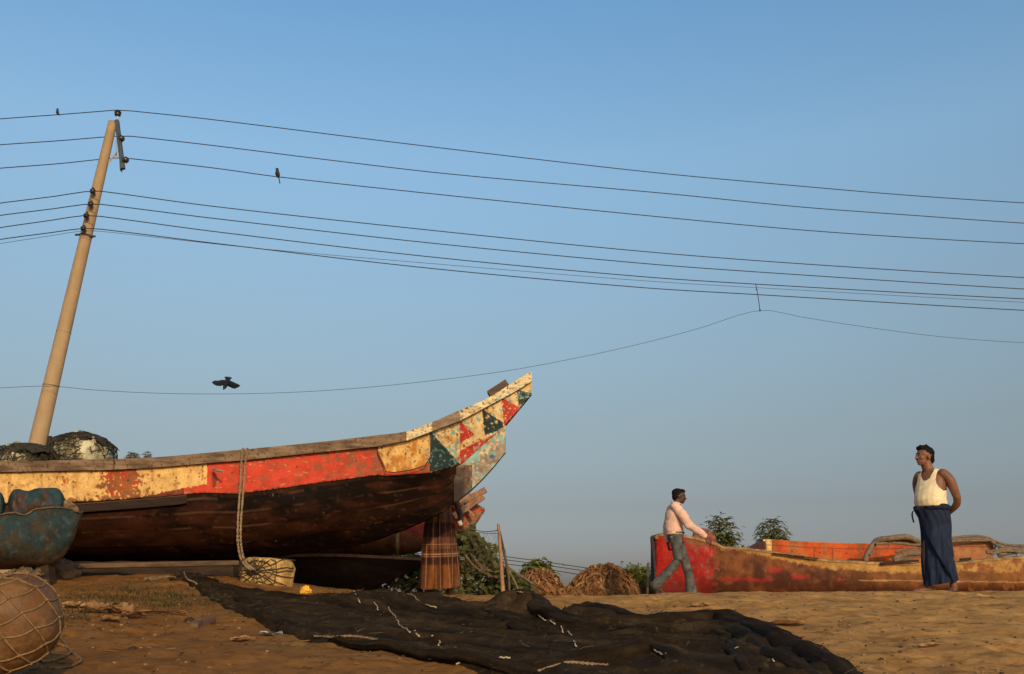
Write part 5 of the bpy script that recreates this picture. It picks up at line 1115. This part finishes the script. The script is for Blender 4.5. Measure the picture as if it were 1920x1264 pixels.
def shrub(name, px, d, wpx, toppx, label, cat, M, leaf=(.11, .028), nb=26, nl=26, seed=1, droop=.6, group=None, low=.25, trunk_r=.03, twigs=True):
    random.seed(seed); px = 960 + (px - 960) * 7514 / (toppx + 6385); b_ = ground_at(px, d); top = P(px, toppx, d).z; H = top - b_.z; Wd = wpx / 2 * d * .966 / F; t = thing(name, b_, label, cat, group)
    q = MB(); lf = MB()
    q.tube(catmull([b_ - Vector((0, 0, .05)), b_ + Vector((.03, .02, H*.3)), b_ + Vector((-.02, 0, H*.62))], 4), [trunk_r * (1 - .07*k) for k in range(9)], 7)
    for k in range(nb):
        a_ = k * 2.4 + random.uniform(-.3, .3); hh = low + (1 - low) * ((k + .5)/nb); rad = Wd * math.sqrt(max(.05, 1 - (max(0, hh - .45)/.57)**2)) * random.uniform(.55, 1.05); z = H * hh * random.uniform(.93, 1.0)
        e_ = b_ + Vector((math.cos(a_)*rad, math.sin(a_)*rad, z)); s_ = b_ + Vector((0, 0, z * .55)); mid = s_.lerp(e_, .55) + Vector((0, 0, -.03*H))
        br = catmull([s_, mid, e_], 5); q.tube(br, [trunk_r*.4*(1 - .08*i) for i in range(len(br))], 5)
        for i in range(nl):
            f = random.uniform(.45, 1) ** .7; p = br[min(len(br)-1, int(f*(len(br)-1)))] + Vector([random.gauss(0, leaf[0]*.55) for _ in range(3)])
            aa = random.uniform(0, 6.28); dd = Vector((math.cos(aa), math.sin(aa), random.uniform(-.5, .6)))
            lf.leaf(p, dd, Vector((random.gauss(0, .4), random.gauss(0, .4), 1)), leaf[0]*random.uniform(.6, 1.2), leaf[1]*random.uniform(.7, 1.2), droop)
        for i in range(10):   # whorl at the tip
            aa = i * .63 + k; lf.leaf(e_, Vector((math.cos(aa), math.sin(aa), random.uniform(.1, .9))), Vector((0, 0, 1)), leaf[0]*random.uniform(.8, 1.3), leaf[1], droop*1.2)
    q.build('trunk', M_bark, t, smooth=True); lf.build('crown', M, t); return t
shrub('young_tree', 1352, 24, 74, 966, 'young tree with drooping leaves rising behind the red bow', 'tree', M_leafA, leaf=(.19, .055), nb=44, nl=26, seed=3, group='young trees behind the red boat')
shrub('young_tree', 1447, 25, 72, 970, 'young bushy tree rising behind the orange bulwark end', 'tree', M_leafA, leaf=(.18, .052), nb=46, nl=28, seed=9, group='young trees behind the red boat')
shrub('shrub', 1190, 21, 76, 1063, 'green bush between the bigger straw heap and the red boat', 'bush', M_leafA, leaf=(.14, .045), nb=60, nl=40, seed=5, low=.15)
shrub('shrub', 1402, 40, 26, 1019, 'tiny far shrub top between the two young trees', 'bush', M_leafD, leaf=(.16, .05), nb=12, nl=12, seed=15)
shrub('spreading_tree', 1008, 26, 62, 1060, 'small dark umbrella shaped tree behind the smaller straw heap', 'tree', M_leafA, leaf=(.22, .12), nb=40, nl=20, seed=6, low=.80, droop=.9)
shrub('far_tree', 250, 60, 42, 843, 'hazy far tree top above the gunwale, left crown', 'tree', M_leafD, leaf=(.30, .12), nb=60, nl=22, seed=8, low=.91, trunk_r=.15, group='hazy far trees over the gunwale')
shrub('far_tree', 277, 62, 32, 846, 'hazy far tree top above the gunwale, lower right crown', 'tree', M_leafD, leaf=(.30, .12), nb=40, nl=22, seed=18, low=.93, trunk_r=.15, group='hazy far trees over the gunwale')
# vine mass beside the hidden person
random.seed(21); b_ = ground_at(890, 13.6); vn = thing('vine_thicket', b_, 'broad leaved green vine thicket between the prow and the stick post', 'vine')
VT = [(600, 1052), (700, 1044), (780, 1040), (820, 1032), (845, 1005), (870, 992), (890, 1000), (905, 1015), (920, 1040), (940, 1062), (965, 1072), (985, 1088), (1005, 1112)]
lf = MB(); q = MB()
for k in range(4200):
    x = random.uniform(620, 1000); top = interp(VT, x) + 5 * nz(x, 0, 0, .08); y = top + (1118 - top) * random.random() ** 1.1; d = 13.3 + random.uniform(-.35, .45); p = P(x, y, d)
    aa = random.uniform(0, 6.28); big = 1.0 if y < 1060 else .75
    lf.leaf(p, Vector((math.cos(aa), math.sin(aa)*.6 - .3, -.35)), Vector((random.gauss(0, .3), -.7 + random.gauss(0, .3), .7)), .10*big*random.uniform(.6, 1.25), .085*big*random.uniform(.7, 1.1), .25, fold=.12)
for pl in ([(885, 1010), (905, 1030), (925, 1050), (938, 1062)], [(890, 1000), (912, 1022), (928, 1028)], [(895, 1030), (915, 1040), (932, 1060)], [(880, 1000), (884, 992), (884, 985)]):
    pts = catmull([P(x, y, 13.3) for x, y in pl], 5); q.tube(pts, .008, 5)
    for p in pts:
        for i in range(2): lf.leaf(p + Vector((random.gauss(0, .02), random.gauss(0, .03), random.gauss(0, .02))), Vector((random.uniform(-.3, 1), random.uniform(-1, 0), -.3)), Vector((0, -.7, .7)), .085, .07, .4, fold=.12)
for k in range(40):
    x = random.uniform(760, 990); q.tube(catmull([ground_at(x, 13.4) - Vector((0, 0, .02)), P(x + random.uniform(-10, 10), 1095, 13.3), P(x + random.uniform(-22, 22), interp(VT, x) + 6, 13.3)], 4), .009, 4)
lf.build('leaves', M_leafC, vn); q.build('stems', M_bark, vn)
q = MB(); random.seed(2)
for k in range(9):
    p = P(random.uniform(720, 800), random.uniform(1055, 1108), 12.95)
    for i in range(5): lf_a = random.uniform(0, 6.28); q.leaf(p, Vector((math.cos(lf_a), -.4, math.sin(lf_a))), Vector((0, -1, 0)), .035, .03, .1)
tag(q.build('white_flowers', mat('white_petals', (.62, .66, .70), .7), None), 'scatter of small white blossoms in the shade under the bow', 'flowers', kind='stuff')
# straw heaps
M_straw = mat('dry_brown_reed', (1, 1, 1), .85, var=(.6, .55, .5), vscale=9, attr=True, spec=.15)
def heap(pc, d, wpx, toppx, label, seed, n):
    random.seed(seed); b_ = ground_at(pc, d); H = P(pc, toppx, d).z - b_.z; W_ = wpx / 2 * d * .966 / F; t = thing('straw_heap', b_, label, 'straw heap', 'heaps of dry reed stalks')
    hp = lambda a_, r_, k=1.0: b_ + Vector((math.cos(a_)*r_*W_*k, math.sin(a_)*r_*W_*.8*k, H * (1 - r_**2.0) * (.95 + .08 * nz(math.cos(a_)*2, math.sin(a_)*2, seed)) * k))
    q = MB(); q.grid([[hp(2*math.pi*k/28, r_/12, .93) for k in range(28)] for r_ in range(1, 14)], loop=True, col=(.10, .055, .028)); q.build('mound', M_straw, t, colors=True)
    q = MB()
    for k in range(n):
        a_ = random.uniform(0, 6.28); r0 = random.random() ** .6 * .95; ln = random.uniform(.12, .42); tw = random.gauss(0, 1.2); pts = []; lf0 = random.uniform(-.01, .07); lf1 = random.uniform(-.02, .09)
        for i in range(6):
            f = i/5; rr_ = r0 + ln*f*.8; aa = a_ + tw*ln*f; p = hp(aa, min(rr_, 1.12)); lift = lf0 + lf1*math.sin(f*3.1)
            pts.append(p + Vector((random.gauss(0, .006), random.gauss(0, .006), lift)))
        br = random.uniform(.5, 1.25); c = mixc((.34, .18, .075), (.20, .09, .04), random.random()); c = tuple(v*br for v in c)
        w_ = random.uniform(.016, .050); u = Vector((random.gauss(0, 1), random.gauss(0, 1), random.gauss(0, 1))).normalized()
        q.grid([[p - u*w_/2, p + Vector((0, 0, .004)), p + u*w_/2] for p in pts], col=c)
    q.build('stalks', M_straw, t, colors=True)
heap(1133, 19, 150, 1066, 'bigger heap of dry brown reed stalks, nearer the green bush', 3, 2300); heap(1012, 18.2, 104, 1076, 'smaller heap of dry brown reed stalks beside the stick post', 7, 1700)
# stick posts and the net rigged on them
M_stick = mat('pale_stick', (.38, .22, .11), .85, var=(.24, .13, .07), vscale=10, bump=.004, bscale=30)
q = MB(); q.tube(catmull([P(944, 1122, 12.6), P(941, 1080, 12.6), P(938, 1030, 12.6), P(934.5, 984, 12.6)], 5), [.028 - .0007*k for k in range(16)], 8, round_=True); tag(q.build('stick_post', M_stick, None, smooth=True), 'thin pale stick post standing right of the prow with net cords tied on', 'post')
q = MB(); q.tube(catmull([P(955, 1122, 12.9), P(954, 1085, 12.9), P(946, 1040, 12.85), P(937, 998, 12.65)], 5), .017, 7, round_=True); tag(q.build('leaning_stick', M_bark, None, smooth=True), 'darker bent stick leaning against the pale stick post', 'stick')
q = MB()
q.tube(catmull([P(936, 993, 12.6), P(925, 996, 12.7), P(908, 997, 12.8), P(890, 994, 12.9), P(870, 990, 13)], 5), .006, 5)
q.tube(catmull([P(937, 1000, 12.6), P(915, 1000, 12.7), P(890, 998, 12.9), P(870, 996, 13)], 5), .004, 4)
for pl in ([(952, 1062), (968, 1074), (985, 1085), (1000, 1095)], [(946, 1030), (950, 1060), (965, 1090), (975, 1112)], [(880, 1035), (900, 1058), (925, 1072), (948, 1066)], [(872, 1040), (890, 1062), (920, 1080), (950, 1080)], [(888, 1045), (910, 1072), (935, 1085)]): q.tube(catmull([P(x, y, 12.95) for x, y in pl], 5), .011, 5)
def nd(i, j): # sagging mesh between post and vines
    u, v_ = i/22, j/14; x = 872 + 64*u; t_ = 996 + 4*math.sin(u*3.1); b__ = 1078 - 6*u; return P(x, t_ + (b__ - t_)*v_, 12.95 - .3*u + .06*math.sin(v_*5))
for i in range(22):
    for j in range(14):
        if (i * 7 + j * 13) % 5 == 0: continue
        q.tube([nd(i, j), nd(i+1, j+1)], .0012, 3); 
        if (i + j) % 3: q.tube([nd(i+1, j), nd(i, j+1)], .0012, 3)
tag(q.build('rigged_net', M_hose, None), 'fine net with cords sagging from the stick post to the vines', 'fishing net')
q = MB(); q.tube([ground_at(1213, 17.6) - Vector((0, 0, .1)), P(1215, 1058, 17.6)], .024, 7, round_=True); tag(q.build('stick_post', M_bark, None, smooth=True), 'thin dark stick upright just left of the red boat stem', 'post')
# ------------------------------------------------------------------ ground litter
def on(px, py, h=0): p = gray(px, py); p.z = g(p.x, p.y) + h; return p
def scrap(name, px, py, w_, dpt, h, M, label, cat, seed, curl=.4, group=None):
    """crumpled piece of dry leaf, bark or plastic"""
    random.seed(seed); c = on(px, py, .004); q = MB(); n = 12; ang = random.uniform(-.5, .5); rows = []
    for i in range(n + 1):
        u = i/n - .5; r_ = []
        for j in range(n + 1):
            v_ = j/n - .5; k = max(.15, 1 - abs(u*2)**2.2 * .85); x = u*w_; y = v_*dpt*k; z = h * (.35 + curl*(v_*2)**2 + .5*nz(u*3, v_*3, seed) + .3*nz(u*8, v_*8, seed))
            r_.append(c + Vector((x*math.cos(ang) - y*math.sin(ang), x*math.sin(ang) + y*math.cos(ang), max(.002, z))))
        rows.append(r_)
    q.grid(rows); q.grid([[p - Vector((0, 0, .003)) for p in r] for r in rows][::-1]); o_ = q.build(name, M, None, smooth=True); tag(o_, label, cat, group); return o_
M_dry = mat('dry_leaf', (.22, .11, .048), .85, var=(.11, .052, .024), vscale=14, bump=.004, bscale=40); M_pale = mat('pale_dry_scrap', (.36, .22, .11), .85, var=(.24, .13, .06), vscale=14); M_grey = mat('grey_plastic_scrap', (.38, .40, .38), .5)
M_yel = mat('yellow_plastic', (.85, .48, .05), .5, var=(.6, .3, .04), vscale=20)
scrap('plastic_scrap', 572, 1112, .09, .06, .055, M_yel, 'crumpled bright yellow plastic scrap beside the foam float', 'litter', 3, .7)
q = MB(); q.ell(on(573, 1112, .03), (.052, .03, .028), lump=.5, ls=6, nu=14, nv=10); tag(q.build('plastic_lump', M_yel, None), 'small yellow plastic lump under the yellow scrap', 'litter')
DR = [(203, 1142, .28, .14, .07, 'broad curled pale brown leaf sheath on the sand left of the net'), (178, 1152, .22, .12, .07, 'dark curled leaf sheath left of the broad pale one'), (225, 1150, .20, .10, .06, 'twisted leaf strip right of the broad pale leaf sheath'), (205, 1166, .16, .07, .05, 'curled leaf scrap below the broad pale leaf sheath'), (132, 1143, .12, .07, .04, 'pale curled leaf beside the roped float'), (250, 1158, .18, .07, .04, 'leaf strip at the right end of the dead leaf litter'), (158, 1132, .15, .07, .04, 'small pale leaf behind the dark curled sheath'), (508, 1190, .16, .07, .03, 'silvery scrap on the sand by the net edge'), (455, 1196, .15, .08, .03, 'pale leaf scrap on open sand left of the silvery one'), (300, 1150, .35, .05, .03, 'long thin brown stalk lying across the sand'), (1465, 1168, .32, .13, .035, 'pale flattened leaf scrap on the lit sand at right'), (1745, 1217, .16, .05, .02, 'small pale chip on the lit sand at far right'), (1310, 1138, .22, .07, .03, 'thin pale scrap on the sand near the walking man')]
for i, (px, py, w_, dp, h, lb) in enumerate(DR): scrap('dead_leaf' if 'scrap' not in lb and 'chip' not in lb else 'scrap', px, py, w_, dp, h, (M_pale if 'pale' in lb else M_grey if 'silvery' in lb else M_dry), lb, 'leaf' if 'scrap' not in lb and 'chip' not in lb else 'litter', i + 11)
q = MB(); q.beam(on(362, 1173, .02), on(398, 1163, .025), .055, .04, seg=5, jit=.006); tag(q.build('wood_chunk', M_old, None), 'short broken wood chunk on the sand below the net corner', 'wood')
q = MB(); q.ell(on(356, 1161, .01), (.035, .03, .022), lump=.6, ls=4); tag(q.build('stone', M_dkold, None, smooth=True), 'small dark stone beside the wood chunk', 'stone')
q = MB(); q.ell(on(249, 1215, .008), (.022, .02, .014), lump=.6, ls=4); tag(q.build('stone', M_dkold, None, smooth=True), 'small dark stone alone on the bare sand', 'stone')
q = MB(); twist_rope(q, [on(270, 1094, .02), on(290, 1090, .03), on(312, 1092, .03), on(330, 1088, .02)], .014, 2, .06, 5); q.ell(on(285, 1092, .015), (.05, .03, .02), lump=.6, ls=5); tag(q.build('rope_scrap', M_cord2, None), 'short pale rope scrap on the ground near the net corner', 'rope')
# leaf crumbs, twigs and pebbles nobody could count
random.seed(77); q = MB()
for k in range(850):
    px = random.uniform(60, 1920); py = 1112 + 150 * random.random() ** 1.3
    if px < 900 and random.random() < .25: px = random.gauss(220, 90); py = random.gauss(1155, 22)
    p = gray(px, max(1085 if px < 500 else 1118, py)); p.z = g(p.x, p.y) + .003
    a_ = random.uniform(0, 6.28); s_ = random.uniform(.006, .022); c = random.choice(((.30, .18, .08), (.10, .055, .03), (.16, .09, .045), (.06, .04, .025), (.30, .20, .11)))
    if random.random() < .45: q.ell(p, (s_*.7, s_*.6, s_*.4), nu=6, nv=4, col=c)
    elif random.random() < .6: q.leaf(p + Vector((0, 0, .003)), Vector((math.cos(a_), math.sin(a_), .15)), Vector((0, 0, 1)), s_*2.4, s_, .1, c)
    else: q.tube([p, p + Vector((math.cos(a_)*s_*3, math.sin(a_)*s_*3, s_*.3))], .002, 4, c)
tag(q.build('ground_litter', M_straw, None, colors=True), 'scattered crumbs of leaf, twig and pebble over the sand', 'litter', kind='stuff')
q = MB(); random.seed(9)
for k in range(2600):
    px, py = random.choice(((150, 1122), (130, 1150), (300, 1120), (345, 1128), (230, 1112), (700, 1114))); px = random.gauss(px, 44); py = random.gauss(py, 11)
    p = gray(px, max(py, 1080)); p.z = g(p.x, p.y) - .003; a_ = random.uniform(0, 6.28); h = random.uniform(.02, .055)
    q.leaf(p, Vector((math.cos(a_)*.7, math.sin(a_)*.7, 1)), Vector((math.cos(a_), math.sin(a_), 0)), h, .005, .3)
tag(q.build('short_grass', mat('dull_grass', (.055, .060, .016), .8, var=(.03, .035, .012), vscale=6, trans=.2), None), 'thin patches of short dull grass on the earth by the boats', 'grass', kind='stuff')
